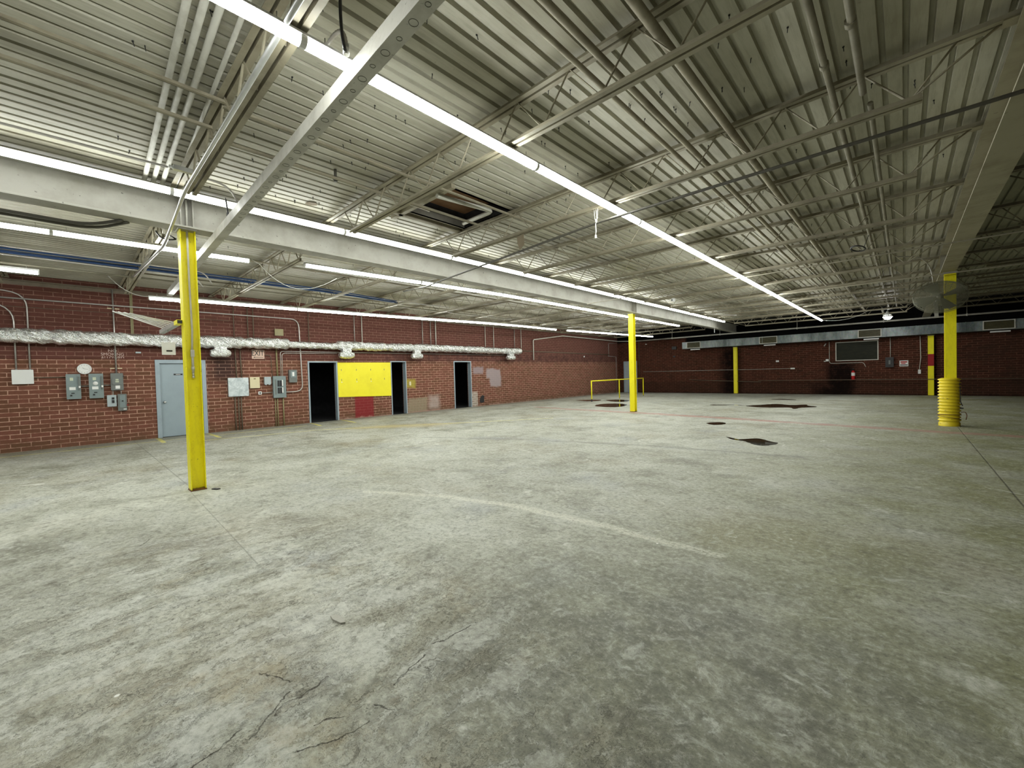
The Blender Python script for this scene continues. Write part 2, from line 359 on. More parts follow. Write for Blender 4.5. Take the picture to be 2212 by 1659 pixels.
# ---- painted/grimy brick; which='x' wall plane normal along x (u=y), 'y' (u=x)
def m_brick(name, u_axis, left):
    k = NT(name); x, y, z = k.xyz()
    u = y if u_axis == 'y' else x
    vec = k.comb(u, z, 0.0)
    b = k.N('ShaderNodeTexBrick'); b.offset = .5; k.L(vec, b.inputs['Vector'])
    b.inputs['Scale'].default_value = 1.0; b.inputs['Brick Width'].default_value = .328; b.inputs['Row Height'].default_value = .1065
    b.inputs['Mortar Size'].default_value = .009; b.inputs['Mortar Smooth'].default_value = .25; b.inputs['Bias'].default_value = -.2
    wv = k.vadd(vec, k.vmul(k.vadd(k.noise(5, 3, .6, col=True), (-.5, -.5, -.5)), (.012, .008, 0))); k.L(wv, b.inputs['Vector'])
    b.inputs['Color1'].default_value = srgb(120, 76, 62)+(1,); b.inputs['Color2'].default_value = srgb(100, 70, 50)+(1,)
    b.inputs['Mortar'].default_value = srgb(196, 158, 138)+(1,)
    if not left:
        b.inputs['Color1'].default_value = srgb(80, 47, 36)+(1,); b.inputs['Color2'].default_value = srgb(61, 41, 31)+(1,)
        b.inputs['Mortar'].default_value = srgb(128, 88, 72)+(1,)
    c = b.outputs['Color']; mort = b.outputs['Fac']
    n1 = k.noise(.9, 6, .65); n2 = k.noise(14, 5, .7); n3 = k.noise(3.5, 6, .7)
    c = k.mix(k.rng(n2, .35, .7, 0, .35), c, tuple(v*.55 for v in (srgb(110, 70, 52) if left else srgb(50, 30, 24))))
    # mortar smeared or stained
    c = k.mix(k.math('MULTIPLY', mort, k.rng(n3, .45, .65, 0, .75)), c, srgb(112, 72, 56) if left else srgb(56, 34, 28))
    # darker maroon brickwork above the ledge course
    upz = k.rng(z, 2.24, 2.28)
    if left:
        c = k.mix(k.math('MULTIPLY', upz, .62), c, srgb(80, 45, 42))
        c = k.mix(k.math('MULTIPLY', k.rng(z, .0, .32, 1, 0), k.rng(n3, .35, .6, .2, .85)), c, srgb(96, 74, 52))
        R = lambda a, b_, c_, d, s=.02: k.rect(u, z, a, b_, c_, d, s)
        wz = k.vadd(k.comb(u, z, 0.0), k.vmul(k.vadd(k.noise(3.2, 5, .7, col=True), (-.5, -.5, -.5)), (.28, .28, 0)))
        wu, wzz, _ = k.xyz(wz)
        W = lambda a, b_, c_, d, s=.05: k.rect(wu, wzz, a, b_, c_, d, s)
        # dark patch right of the office door
        c = k.mix(k.math('MULTIPLY', W(3.0, 3.8, 1.55, 2.5, .25), k.rng(mort, 0, 1, .8, .5)), c, srgb(40, 30, 30))
        # old red painted square below the yellow board
        c = k.mix(k.math('MULTIPLY', R(7.67, 8.45, 0, .86), .85), c, srgb(128, 34, 40))
        # bare render patches
        c = k.mix(k.math('MULTIPLY', W(10.05, 11.05, -.3, .62), k.rng(n2, .3, .6, .55, .95)), c, srgb(146, 134, 112))
        c = k.mix(k.math('MULTIPLY', W(11.15, 11.75, .1, .68, .12), k.rng(n3, .3, .6, .6, .95)), c, srgb(172, 156, 148))
        # grey mortar smears past the third opening
        c = k.mix(k.math('MULTIPLY', W(13.85, 14.55, 1.64, 1.96), .8), c, srgb(150, 136, 140))
        c = k.mix(k.math('MULTIPLY', k.mx(W(15.0, 15.8, .95, 1.85), W(14.75, 15.3, 1.4, 1.9)), .82), c, srgb(160, 148, 150))
        # limewashed joints beside the third opening
        c = k.mix(k.math('MULTIPLY', R(13.76, 14.12, 0, .74), k.rng(mort, .1, .6, .35, 1)), c, srgb(214, 208, 196))
        # pale crumbling foot of wall and ledge line
        c = k.mix(k.math('MULTIPLY', k.rng(wzz, .0, .07, 1, 0), k.math('MULTIPLY', k.rng(y, 6.9, 7.1), .8)), c, srgb(164, 134, 120))
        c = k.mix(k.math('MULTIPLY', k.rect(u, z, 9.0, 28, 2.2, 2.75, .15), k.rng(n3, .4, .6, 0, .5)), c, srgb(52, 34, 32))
        c = k.mix(k.math('MULTIPLY', W(10.0, 10.45, 1.1, 1.45, .06), .75), c, srgb(170, 158, 60))
    else:
        wz = k.vadd(k.comb(u, z, 0.0), k.vmul(k.vadd(k.noise(2.2, 5, .7, col=True), (-.5, -.5, -.5)), (.4, .35, 0)))
        wu, wzz, _ = k.xyz(wz)
        W = lambda a, b_, c_, d, s=.1: k.rect(wu, wzz, a, b_, c_, d, s)
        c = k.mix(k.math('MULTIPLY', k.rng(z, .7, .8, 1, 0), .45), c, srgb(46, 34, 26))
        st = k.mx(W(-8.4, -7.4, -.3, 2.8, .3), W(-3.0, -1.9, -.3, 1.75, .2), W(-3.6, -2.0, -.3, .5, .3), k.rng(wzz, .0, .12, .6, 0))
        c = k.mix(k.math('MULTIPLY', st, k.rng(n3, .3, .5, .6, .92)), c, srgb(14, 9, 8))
        # black band on the upper wall
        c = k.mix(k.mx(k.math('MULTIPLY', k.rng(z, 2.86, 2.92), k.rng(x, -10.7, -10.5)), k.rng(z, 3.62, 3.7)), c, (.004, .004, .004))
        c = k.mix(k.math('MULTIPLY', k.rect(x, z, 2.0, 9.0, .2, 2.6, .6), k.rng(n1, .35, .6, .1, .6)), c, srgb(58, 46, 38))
    k.base(c); k.rough(.85); k.b.inputs['Specular IOR Level'].default_value = .25 if left else .08
    k.bump(k.math('SUBTRACT', k.math('MULTIPLY', n2, .3), mort), .6, .006)
    return k.m

def m_deck():
    k = NT('deck_paint')
    n = k.noise(.8, 4, .6, dist=.3); f = k.noise(9, 5, .7, vec=k.vmul(k.pos, (3, .25, 1)))
    c = k.ramp(n, [(.3, (.36, .34, .26)), (.55, (.46, .445, .36)), (.75, (.53, .52, .44))])
    c = k.mix(k.rng(f, .46, .70, 0, .45), c, (.23, .20, .14))
    c = k.mix(k.rng(k.noise(16, 3, .6), .70, .76, 0, .4), c, (.16, .13, .09))
    x, y, z = k.xyz()
    c = k.mix(k.math('MULTIPLY', k.rng(x, .85, .95), .5), c, (.16, .18, .10))  # shadow of the right bay painted into the deck colour
    c = k.mix(k.rng(y, 25.9, 25.95), c, (.012, .012, .010))
    k.base(c); k.rough(.5); k.b.inputs['Specular IOR Level'].default_value = .4
    k.bump(k.noise(60, 2), .15, .002)
    return k.m
def m_foil():
    k = NT('crumpled_foil')
    x, y, z = k.xyz()
    tw = k.comb(k.math('ADD', x, 0), k.math('ADD', k.math('MULTIPLY', y, 1.4), k.math('MULTIPLY', z, 1.6)), z)
    a = k.noise(4.6, 4, .6, vec=tw, dist=1.2); b = k.noise(12, 4, .65, vec=tw, dist=.8)
    k.base((.93, .94, .93)); k.metal(.92); k.rough(k.rng(b, .3, .7, .20, .36))
    h = k.math('ADD', k.math('ABSOLUTE', k.math('SUBTRACT', a, .5)), k.math('MULTIPLY', k.math('ABSOLUTE', k.math('SUBTRACT', b, .5)), .45))
    k.bump(h, .75, .10)
    return k.m
def m_galv(name='galvanised_sheet', base=(.33, .37, .37), tarn=(.10, .125, .125)):
    k = NT(name); a = k.voro(22, feature='F1', out='Color'); n = k.noise(1.4, 6, .7, vec=k.vmul(k.pos, (1, 1, .35)))
    c = k.mix(k.rng(n, .38, .66), tarn, base); c = k.mix(.10, c, a, 'OVERLAY')
    c = k.mix(k.rng(k.noise(4, 5, .75, vec=k.vmul(k.pos, (2, 1, .3))), .55, .7, 0, .55), c, (.08, .075, .065))
    k.base(c); k.metal(.45); k.rough(.5); return k.m
def m_yellow(name, extra=0.0):
    k = NT(name); x, y, z = k.xyz()
    n = k.noise(7, 6, .7, vec=k.vmul(k.pos, (1, 1, .35))); f = k.noise(40, 4, .7)
    c = k.mix(k.rng(n, .5, .75, 0, .5), (.93, .84, .008), (.58, .48, .02))
    c = k.mix(k.rng(f, .63, .70, 0, .75), c, (.10, .07, .02))
    foot = k.math('ADD', k.rng(z, .0, .13, 1, 0), k.math('MULTIPLY', n, .4))
    c = k.mix(k.rng(foot, .95, 1.1, 0, .85), c, (.05, .035, .02))
    if extra: c = k.mix(k.rng(k.noise(5, 5, .7), .56, .66, 0, extra), c, (.13, .07, .02))
    k.base(c); k.rough(.42); k.bump(n, .15, .004); return k.m
def emis(name, col, power):
    k = NT(name); k.base((.8, .8, .8)); k.L(tuple(col), k.b.inputs['Emission Color']); k.b.inputs['Emission Strength'].default_value = power
    return k.m
def m_glassy():
    k = NT('dirty_pane'); n = k.noise(3, 5, .7, vec=k.vmul(k.pos, (1, 1, 3)))
    k.base(k.mix(k.rng(n, .3, .7), (.007, .008, .004), (.02, .022, .009))); k.rough(.5); k.b.inputs['Specular IOR Level'].default_value = .2; return k.m
def m_puddle():
    k = NT('wet_brown_water'); k.base(k.mix(k.rng(k.noise(1.5, 3), .35, .65), (.020, .014, .008), (.05, .036, .02))); k.rough(.04); k.b.inputs['Specular IOR Level'].default_value = .6
    k.bump(k.noise(3, 2), .02, .01); return k.m
def m_wrap():
    k = NT('dented_yellow_plastic'); n = k.noise(6, 6, .72, vec=k.vmul(k.pos, (1.6, 1.6, 3.2)))
    c = k.mix(k.rng(k.noise(3, 4), .4, .7, 0, .4), (.85, .68, .02), (.60, .44, .02))
    c = k.mix(k.rng(n, .60, .66, 0, .85), c, (.12, .06, .015)); k.base(c); k.rough(.45); return k.m
def m_silver_board():
    k = NT('foil_faced_board'); n = k.noise(6, 6, .75, dist=.7)
    k.base(k.mix(k.rng(n, .35, .65), (.36, .42, .44), (.72, .77, .78))); k.metal(.35); k.rough(.45); k.bump(n, .3, .01); return k.m

M = dict(
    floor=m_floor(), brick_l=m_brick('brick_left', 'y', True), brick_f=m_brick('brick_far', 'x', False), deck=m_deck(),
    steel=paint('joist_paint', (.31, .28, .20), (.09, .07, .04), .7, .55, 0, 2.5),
    steel_d=paint('dark_joist_paint', (.25, .23, .17), (.08, .065, .04), .6, .55, 0, 2.5),  # darker copy of the joist paint, for the right bay and some pipes
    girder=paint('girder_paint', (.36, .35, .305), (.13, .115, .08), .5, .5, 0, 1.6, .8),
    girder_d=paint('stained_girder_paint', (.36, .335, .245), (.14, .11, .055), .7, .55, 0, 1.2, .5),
    trunk=paint('trunking_paint', (.50, .49, .44), (.18, .16, .12), .55, .5, 0, 3.0, .5),
    knock=paint('knockout_ring', (.12, .11, .09), None, .3, .6),
    white=paint('white_enamel', (.74, .75, .74), (.5, .48, .42), .2, .4),
    pipe_w=paint('old_white_pipe', (.56, .55, .49), (.22, .2, .15), .5, .5, 0, 4),
    pipe_d=paint('dark_pipe', (.075, .07, .055), (.03, .025, .02), .4, .5),
    pipe_b=paint('brown_painted_pipe', (.13, .10, .065), (.05, .035, .025), .5, .55),
    pipe_g=paint('olive_pipe', (.27, .235, .11), (.1, .08, .04), .5, .5),
    emt=paint('zinc_conduit', (.50, .48, .45), (.25, .22, .19), .4, .38, .55, 6),
    chrome=paint('bright_conduit', (.62, .63, .62), (.3, .28, .25), .2, .36, .9, 6, bumpy=0),
    blue=paint('blue_pipe', (.016, .055, .17), (.01, .025, .06), .4, .5),
    foil=m_foil(), galv=m_galv(), yellow=m_yellow('column_yellow'), wrap=m_wrap(),
    rail=m_yellow('rail_yellow', .0),
    board=paint('board_yellow', (.86, .76, .016), (.62, .50, .02), .3, .5, 0, 2),
    door=paint('door_bluegrey', (.30, .37, .41), (.20, .25, .28), .35, .42, 0, 1.5),
    frame=paint('frame_bluegrey', (.32, .39, .44), (.18, .22, .25), .35, .45, 0, 4),
    eboxg=paint('grey_green_enamel', (.20, .25, .25), (.1, .12, .12), .3, .42, .1, 5),
    eboxd=paint('dark_grey_enamel', (.15, .165, .155), (.07, .075, .07), .3, .45, .1, 5),
    eboxl=paint('light_grey_enamel', (.40, .46, .48), (.25, .28, .29), .3, .42, .1, 5),
    silverb=m_silver_board(),
    beige=paint('beige_enamel', (.66, .59, .38), (.45, .38, .22), .25, .5),
    paper=paint('paper', (.80, .80, .78), (.6, .58, .52), .2, .7),
    label=paint('sticker', (.52, .56, .42), (.4, .42, .3), .3, .6),
    black=paint('black_plastic', (.012, .012, .014), (.02, .02, .02), .2, .4),
    dark=paint('charcoal_paint', (.03, .03, .032), (.02, .02, .02), .2, .6),
    red=paint('red_paint', (.32, .004, .006), (.12, .005, .005), .25, .5),
    redx=paint('extinguisher_red', (.45, .01, .012), (.2, .01, .01), .2, .3),
    pinksign=paint('faded_pink_sign', (.62, .44, .35), (.42, .28, .21), .3, .7, 0, 8),
    tube=emis('lit_tube', (.97, 1.0, .95), TUBE_POWER), tube_weak=emis('dim_lit_tube', (.97, 1.0, .95), TUBE_POWER*.34), lamp=emis('lit_bulb', (1.0, .98, .96), 120.0),  # weak tube: strength cut so girder web and deck don't overexpose
    pane=m_glassy(), water=m_puddle(), roofwood=paint('shaft_board', (.17, .085, .035), (.07, .03, .015), .4, .7, 0, 3),
    shaft=paint('shaft_liner', (.20, .19, .16), (.06, .05, .04), .6, .8, 0, 2), shaftdk=paint('shaft_dark', (.012, .011, .013), None, .2, .8),
    fan=paint('fan_grey', (.20, .20, .14), (.11, .105, .07), .5, .5, .2), rust=paint('rusty_strap', (.16, .06, .018), (.05, .02, .01), .5, .7),
    wood=paint('old_chip', (.42, .41, .36), (.25, .22, .17), .4, .8, 0, 30), void=paint('dark_room', (.012, .012, .013), None, .2, .9),
    stencil=paint('stencil_white', (.60, .47, .42), (.35, .24, .2), .5, .8, 0, 14),
    cord=paint('white_cord', (.62, .62, .58), (.4, .38, .33), .3, .6), kraft=paint('brown_paper', (.22, .18, .12), (.12, .09, .05), .3, .8),
)

# ================================================================== STRUCTURE
struct('floor', MB().add([(WX, BY, 0), (RX, BY, 0), (RX, FY, 0), (WX, FY, 0)], [(0, 1, 2, 3)]), M['floor'])
DOORS = [(1.735, 2.925, 2.25), (5.94, 7.02, 2.23), (9.27, 10.02, 2.25), (12.63, 13.73, 2.27)]   # outer frame y0,y1, top
mb = MB(); ys = [BY] + [v for d in DOORS for v in d[:2]] + [FY+.3]
for i in range(0, len(ys), 2): mb.box((WX-.3, ys[i], 0), (WX, ys[i+1], 2.23))
for a, b, t in DOORS: mb.box((WX-.3, a, t if t < 2.23 else 2.23), (WX, b, 2.2301)) if t < 2.23 else None
mb.box((WX-.3, BY, 2.25), (WX, FY+.3, 4.34))
mb.box((WX-.3, BY, 2.23), (WX, DOORS[0][0], 2.25)); mb.box((WX-.3, DOORS[3][1], 2.23), (WX, FY+.3, 2.25))
mb.box((WX-.3, DOORS[0][1], 2.23), (WX, DOORS[2][0], 2.25)); mb.box((WX-.3, DOORS[2][1], 2.23), (WX, DOORS[3][0], 2.25))
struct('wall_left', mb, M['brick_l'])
mb = MB(); DX0, DX1 = -15.16, -14.10
mb.box((WX, FY, 0), (DX0, FY+.3, 2.29)); mb.box((DX1, FY, 0), (RX+.3, FY+.3, 1.79)); mb.box((DX1, FY, 1.79), (-2.66, FY+.3, 2.29))
mb.box((-.92, FY, 1.79), (RX+.3, FY+.3, 2.29)); mb.box((WX, FY, 2.29), (-2.66, FY+.3, 4.34)); mb.box((-.92, FY, 2.29), (RX+.3, FY+.3, 4.34)); mb.box((-2.66, FY, 2.8), (-.92, FY+.3, 4.34))
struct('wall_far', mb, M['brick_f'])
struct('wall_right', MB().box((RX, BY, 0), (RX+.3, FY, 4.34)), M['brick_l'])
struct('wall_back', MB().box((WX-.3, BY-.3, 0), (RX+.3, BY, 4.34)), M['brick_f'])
# ledge line along the left wall at door-head height, low ledge on the far wall
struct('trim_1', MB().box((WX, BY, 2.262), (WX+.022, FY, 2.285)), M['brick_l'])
# rooms behind the openings, their darkness painted as near-black walls
mb = MB(); mb.box((-19.5, 5.2, -.02), (WX-.3, 16, 0)); mb.box((-19.7, 5.2, 0), (-19.5, 16, 3)); mb.box((-19.5, 5.0, 0), (WX-.3, 5.2, 3)); mb.box((-19.5, 16, 0), (WX-.3, 16.2, 3)); mb.box((-19.5, 5.2, 3), (WX-.3, 16, 3.1))
struct('wall_outer', mb, M['void'])

# corrugated deck: one mesh, with the roof hatch cut out
HX0, HX1, HY0, HY1 = -6.0, -4.75, 3.95, 5.15
mb = MB(); P = .1524; x = WX-.3
prof = []
while x < RX+.3:
    prof += [(x, 0), (x+.106, 0), (x+.114, .040), (x+.145, .040)]; x += P
prof.append((x, 0))
hatchA = [i for i, p in enumerate(prof) if p[0] >= HX0][0]; hatchB = [i for i, p in enumerate(prof) if p[0] <= HX1][-1]
HX0, HX1 = prof[hatchA][0], prof[hatchB][0]
for i in range(len(prof)-1):
    (xa, za), (xb, zb) = prof[i], prof[i+1]
    segs = [(BY-.3, FY+.3)] if not (hatchA <= i < hatchB) else [(BY-.3, HY0), (HY1, FY+.3)]
    for ya, yb in segs:
        mb.add([(xa, ya, CEIL+za), (xb, ya, CEIL+zb), (xb, yb, CEIL+zb), (xa, yb, CEIL+za)], [(0, 3, 2, 1)])
mb.box((WX-.3, BY-.3, CEIL+.06), (HX0-.1, FY+.3, CEIL+.1)); mb.box((HX1+.1, BY-.3, CEIL+.06), (RX+.3, FY+.3, CEIL+.1))
mb.box((HX0-.1, BY-.3, CEIL+.06), (HX1+.1, HY0-.1, CEIL+.1)); mb.box((HX0-.1, HY1+.1, CEIL+.06), (HX1+.1, FY+.3, CEIL+.1))
struct('ceiling', mb, M['deck'])
# wall plate angle at top of left wall
struct('trim_3', MB().box((WX, BY, 4.14), (WX+.06, FY, 4.17)).box((WX, BY, 4.05), (WX+.012, FY, 4.14)), M['pipe_b'])

# ================================================================== ROOF HATCH
h = thing('roof_hatch', 'open dark roof hatch with brown lid boards in the corrugated ceiling', 'roof hatch', ((HX0+HX1)/2, (HY0+HY1)/2, CEIL))
a, b = (HX1-HX0)/2, (HY1-HY0)/2
MB().box((-a-.05, -b-.05, 0), (-a, b+.05, .27)).build('curb', M['shaft'], h)
MB().box((a, -b-.05, 0), (a+.05, b+.05, .27)).box((-a, -b-.05, 0), (a, -b, .27)).build('curb', M['shaft'], h)
MB().box((-a, b, 0), (a, b+.05, .27)).build('curb', M['shaftdk'], h)
MB().box((-a, -b, .25), (a, b, .28)).build('lid', M['roofwood'], h, label='brown board closing the hatch')
MB().box((-a, -b, .14), (-a+.012, b, .25)).build('dark_gap', M['shaftdk'], h)
MB().box((-a-.14, -b-.22, -.07), (-a-.06, b+.1, -.0)).box((-a-.08, -b-.22, -.07), (-a-.07, b+.1, .0)).build('frame_angle', M['steel'], h)
MB().box((-a-.35, -b-.12, -.07), (a+.15, -b-.05, -.0)).build('frame_angle', M['steel'], h)
MB().box((-a-.2, b+.04, -.09), (a+.2, b+.10, -.0)).build('frame_angle', M['steel'], h)
MB().tube(bend([(a-.15, -b-.15, -.1), (a-.15, b-.2, -.02), (-a+.2, b-.2, -.02)], .12), .035, 8).build('hatch_pipe', M['pipe_w'], h)

# ================================================================== GIRDERS AND COLUMNS
def ibeam_y(mb, x, y0, y1, z0, z1, wd, tf, tw):
    mb.box((x-wd/2, y0, z0), (x+wd/2, y1, z0+tf)); mb.box((x-wd/2, y0, z1-tf), (x+wd/2, y1, z1)); mb.box((x-tw/2, y0, z0+tf), (x+tw/2, y1, z1-tf)); return mb
JT, JB = 4.235, 3.845        # chord heights (top chord centre / bottom chord centre)
GT = JT-.04
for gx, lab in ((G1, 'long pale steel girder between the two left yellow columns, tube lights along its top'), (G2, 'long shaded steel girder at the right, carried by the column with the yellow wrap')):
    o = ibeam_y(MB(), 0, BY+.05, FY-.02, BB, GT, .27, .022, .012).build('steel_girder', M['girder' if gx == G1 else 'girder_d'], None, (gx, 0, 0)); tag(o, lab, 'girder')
    for yy in (1.24, 14.81):
        for sx_ in (-1, 1):
            s_ = MB().box((sx_*.008, yy-.075, BB+.022), (sx_*.125, yy-.065, GT-.022)).box((sx_*.008, yy+.065, BB+.022), (sx_*.125, yy+.075, GT-.022)).build('stiffener', M['girder'], o)
    if gx == G1:
        MB().box((.10, BY+.1, BB+.022), (.112, 1.9, BB+.03)).build('flange_highlight', M['chrome'], o)  # bright metal strip added to draw the highlight along the flange
def column(name, x, y, top, lab, web_axis='x', hw=.1, hd=.09):
    c = thing('steel_column', lab, 'column', (x, y, 0), 0)
    mb = MB()       # flanges at +-y, web faces x
    if web_axis == 'x':
        mb.box((-hw, -hd, 0), (hw, -hd+.012, top)).box((-hw, hd-.012, 0), (hw, hd, top)).box((-.006, -hd+.012, 0), (.006, hd-.012, top))
    mb.build('shaft', M['yellow'], c)
    MB().box((-hw-.02, -hd-.02, top), (hw+.02, hd+.02, top+.02)).build('cap_plate', M['girder'], c)
    MB().box((-hw-.006, -hd-.006, 0), (hw+.006, hd+.006, .012)).build('base_plate', M['rust'], c)
    return c
c1 = column('c', -7.53, 1.25, BB-.02, 'yellow steel column nearest the camera, white pipe running down its web')
c2 = column('c', -7.55, 14.81, BB-.02, 'slim yellow steel column in mid floor beside the puddles')
c3 = column('c', .84, 14.81, BB-.02, 'yellow steel column at the right with a ribbed wrap around its foot')
c4 = column('c', -7.54, FY-.11, 2.86, 'plain yellow column standing against the far brick wall')
c5 = column('c', .96, FY-.11, 2.86, 'yellow column against the far wall with a dark red band')
MB().box((-.102, -.092, 1.42), (.102, .092, 1.98)).build('painted_band', M['red'], c5, label='dark red painted band')
# ribbed wrap
mb = MB(); prof = [(.0, 1.165), (.13, 1.175)]
z = 1.16
while z > .10:
    prof += [(.178, z), (.200, z-.012), (.203, z-.030), (.176, z-.046), (.175, z-.070)]; z -= .0765
prof += [(.19, .08), (.192, .0)]
rp = [(r, hz) for r, hz in prof]
mb.lathe((0, 0, 0), rp, 32)
g = thing('column_guard', 'dented ribbed yellow plastic guard strapped round the foot of the right column', 'column guard', (.82, 14.80, 0))
mb.build('sleeve', M['wrap'], g)
MB().torus((0, 0, .27), (0, .1, 1), .203, .007, 32).torus((0, 0, .20), (.18, .1, 1), .203, .006, 32).tube(bend([(.19, -.07, .34), (.26, -.09, .36), (.29, -.1, .28), (.27, -.1, .17)], .04), .008, 6).build('strap', M['rust'], g)
MB().tube(bend([(.165, -.1, 1.08), (.175, -.105, .9), (.178, -.11, .6), (.215, -.12, .5)], .05), .009, 6).box((.17, -.13, .43), (.23, -.11, .46)).build('seam', M['dark'], g)

# parts fixed to the first column: drop pipe with valve
MB().tube([(.045, 0.0, BB-.02), (.045, .0, 3.0), (.04, .01, 2.3), (.043, -.005, 1.95)], .014, 8).build('drop_pipe', M['pipe_w'], c1)
v = MB().box((.02, -.022, 1.93), (.07, .022, 2.03)).tube([(.045, 0, 2.03), (.045, 0, 1.70)], .017, 8).lathe((.045, 0, 1.74), [(.0, .05), (.022, .05), (.022, 0), (.0, 0)], 10).build('valve', M['pipe_w'], c1)
MB().tube([(.045, 0, 1.70), (.045, .0, 1.655)], .016, 8).lathe((.05, 0, 1.64), [(0, .02), (.018, .018), (.022, 0), (.016, -.018), (0, -.02)], 10).build('valve_tip', M['chrome'], v)

# bracket arm on column with slender rods
g = thing('bracket_arm', 'square yellow and grey tube arm sticking out behind the nearest column, thin rods on it', 'bracket', (-7.62, 1.15, 2.43))
MB().box((-.14, -.055, -.03), (.10, .01, .03)).build('arm_stub', M['yellow'], g)
MB().box((.098, -.05, -.024), (.102, .005, .024)).build('open_end', M['black'], g)
MB().box((-1.55, -.055, -.03), (-.14, .01, .03)).build('arm', M['emt'], g)
for i in range(6):
    x0 = -.35-.2*i
    MB().tube([(x0, 0, .035), (x0-.02*i, -.22, .07+.012*i), (x0+.08-.05*i, -.52-.05*(i % 3), .12+.035*i)], .009, 6).build('rod', M['cord'], g)
g = tag(MB().box((-.004, -.085, -.2), (.004, .085, 0)).build('hanging_card', M['paper'], None, (-8.5, 1.12, 2.21)), 'white card hanging by a wire from the bracket arm', 'sign')
MB().box((.004, -.03, -.15), (.006, .045, -.125)).build('printed_bar', M['black'], g)
MB().tube([(0, 0, .0), (0, .0, .19)], .003, 5).build('wire', M['pipe_d'], g)

# ================================================================== JOISTS
def joist_meshes(x0, x1, el=.66, er=.66):
    """x measured from the first girder; returns parts at y=0"""
    L = x1-x0; n = max(4, round((L-el-er)/.61)); p = (L-el-er)/n
    tc = MB(); zt = JT
    for s in (-1, 1):
        tc.box((x0-.04, s*.012, zt-.03), (x1+.04, s*.017, zt+.03)) if False else None
        tc.box((x0-.03, s*.012, zt-.032), (x1+.03, s*.018, zt+.030)); tc.box((x0-.03, s*.018, zt-.032), (x1+.03, s*.062, zt-.026))
    bc = MB()
    for s in (-1, 1):
        bc.box((x0+el-.08, s*.012, JB-.02), (x1-er+.08, s*.018, JB+.035)); bc.box((x0+el-.08, s*.018, JB-.02), (x1-er+.08, s*.056, JB-.014))
    wb = MB(); pts = []
    for i in range(n):
        pts += [(x0+el+i*p, 0, JB), (x0+el+(i+.5)*p, 0, zt-.01)]
    pts.append((x1-er, 0, JB))
    wb.tube(pts, .0105, 6, smooth=False)
    ew = []
    for a, s, e in ((x0, 1, el), (x1, -1, er)):
        m_ = MB(); m_.tube([(a+s*e, 0, JB), (a+s*(e-.3), 0, zt-.01)], .009, 6); m_.tube([(a+s*e, .0, JB+.01), (a+s*.12, .0, zt-.015)], .010, 6); ew.append(m_)
    st = [MB().box((x0-.03, -.06, zt-.041), (x0+.13, .06, zt-.033)), MB().box((x1-.13, -.06, zt-.041), (x1+.03, .06, zt-.033))]
    return tc, bc, wb, ew, st
ELR = .85
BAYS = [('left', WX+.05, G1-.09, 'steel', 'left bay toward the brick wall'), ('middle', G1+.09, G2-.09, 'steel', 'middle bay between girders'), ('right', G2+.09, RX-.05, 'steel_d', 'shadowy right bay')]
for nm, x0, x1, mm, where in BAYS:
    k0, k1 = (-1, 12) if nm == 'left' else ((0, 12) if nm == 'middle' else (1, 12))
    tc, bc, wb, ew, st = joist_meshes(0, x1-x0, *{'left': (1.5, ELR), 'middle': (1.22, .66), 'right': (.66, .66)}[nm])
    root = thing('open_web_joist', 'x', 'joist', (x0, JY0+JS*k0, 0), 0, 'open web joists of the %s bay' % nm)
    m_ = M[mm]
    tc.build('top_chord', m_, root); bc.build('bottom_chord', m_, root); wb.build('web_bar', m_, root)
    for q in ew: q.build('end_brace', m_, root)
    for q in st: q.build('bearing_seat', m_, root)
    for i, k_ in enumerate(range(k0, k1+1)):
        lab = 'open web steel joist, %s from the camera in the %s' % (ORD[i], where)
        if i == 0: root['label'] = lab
        else: dup(root, (x0, JY0+JS*k_, 0), lab)

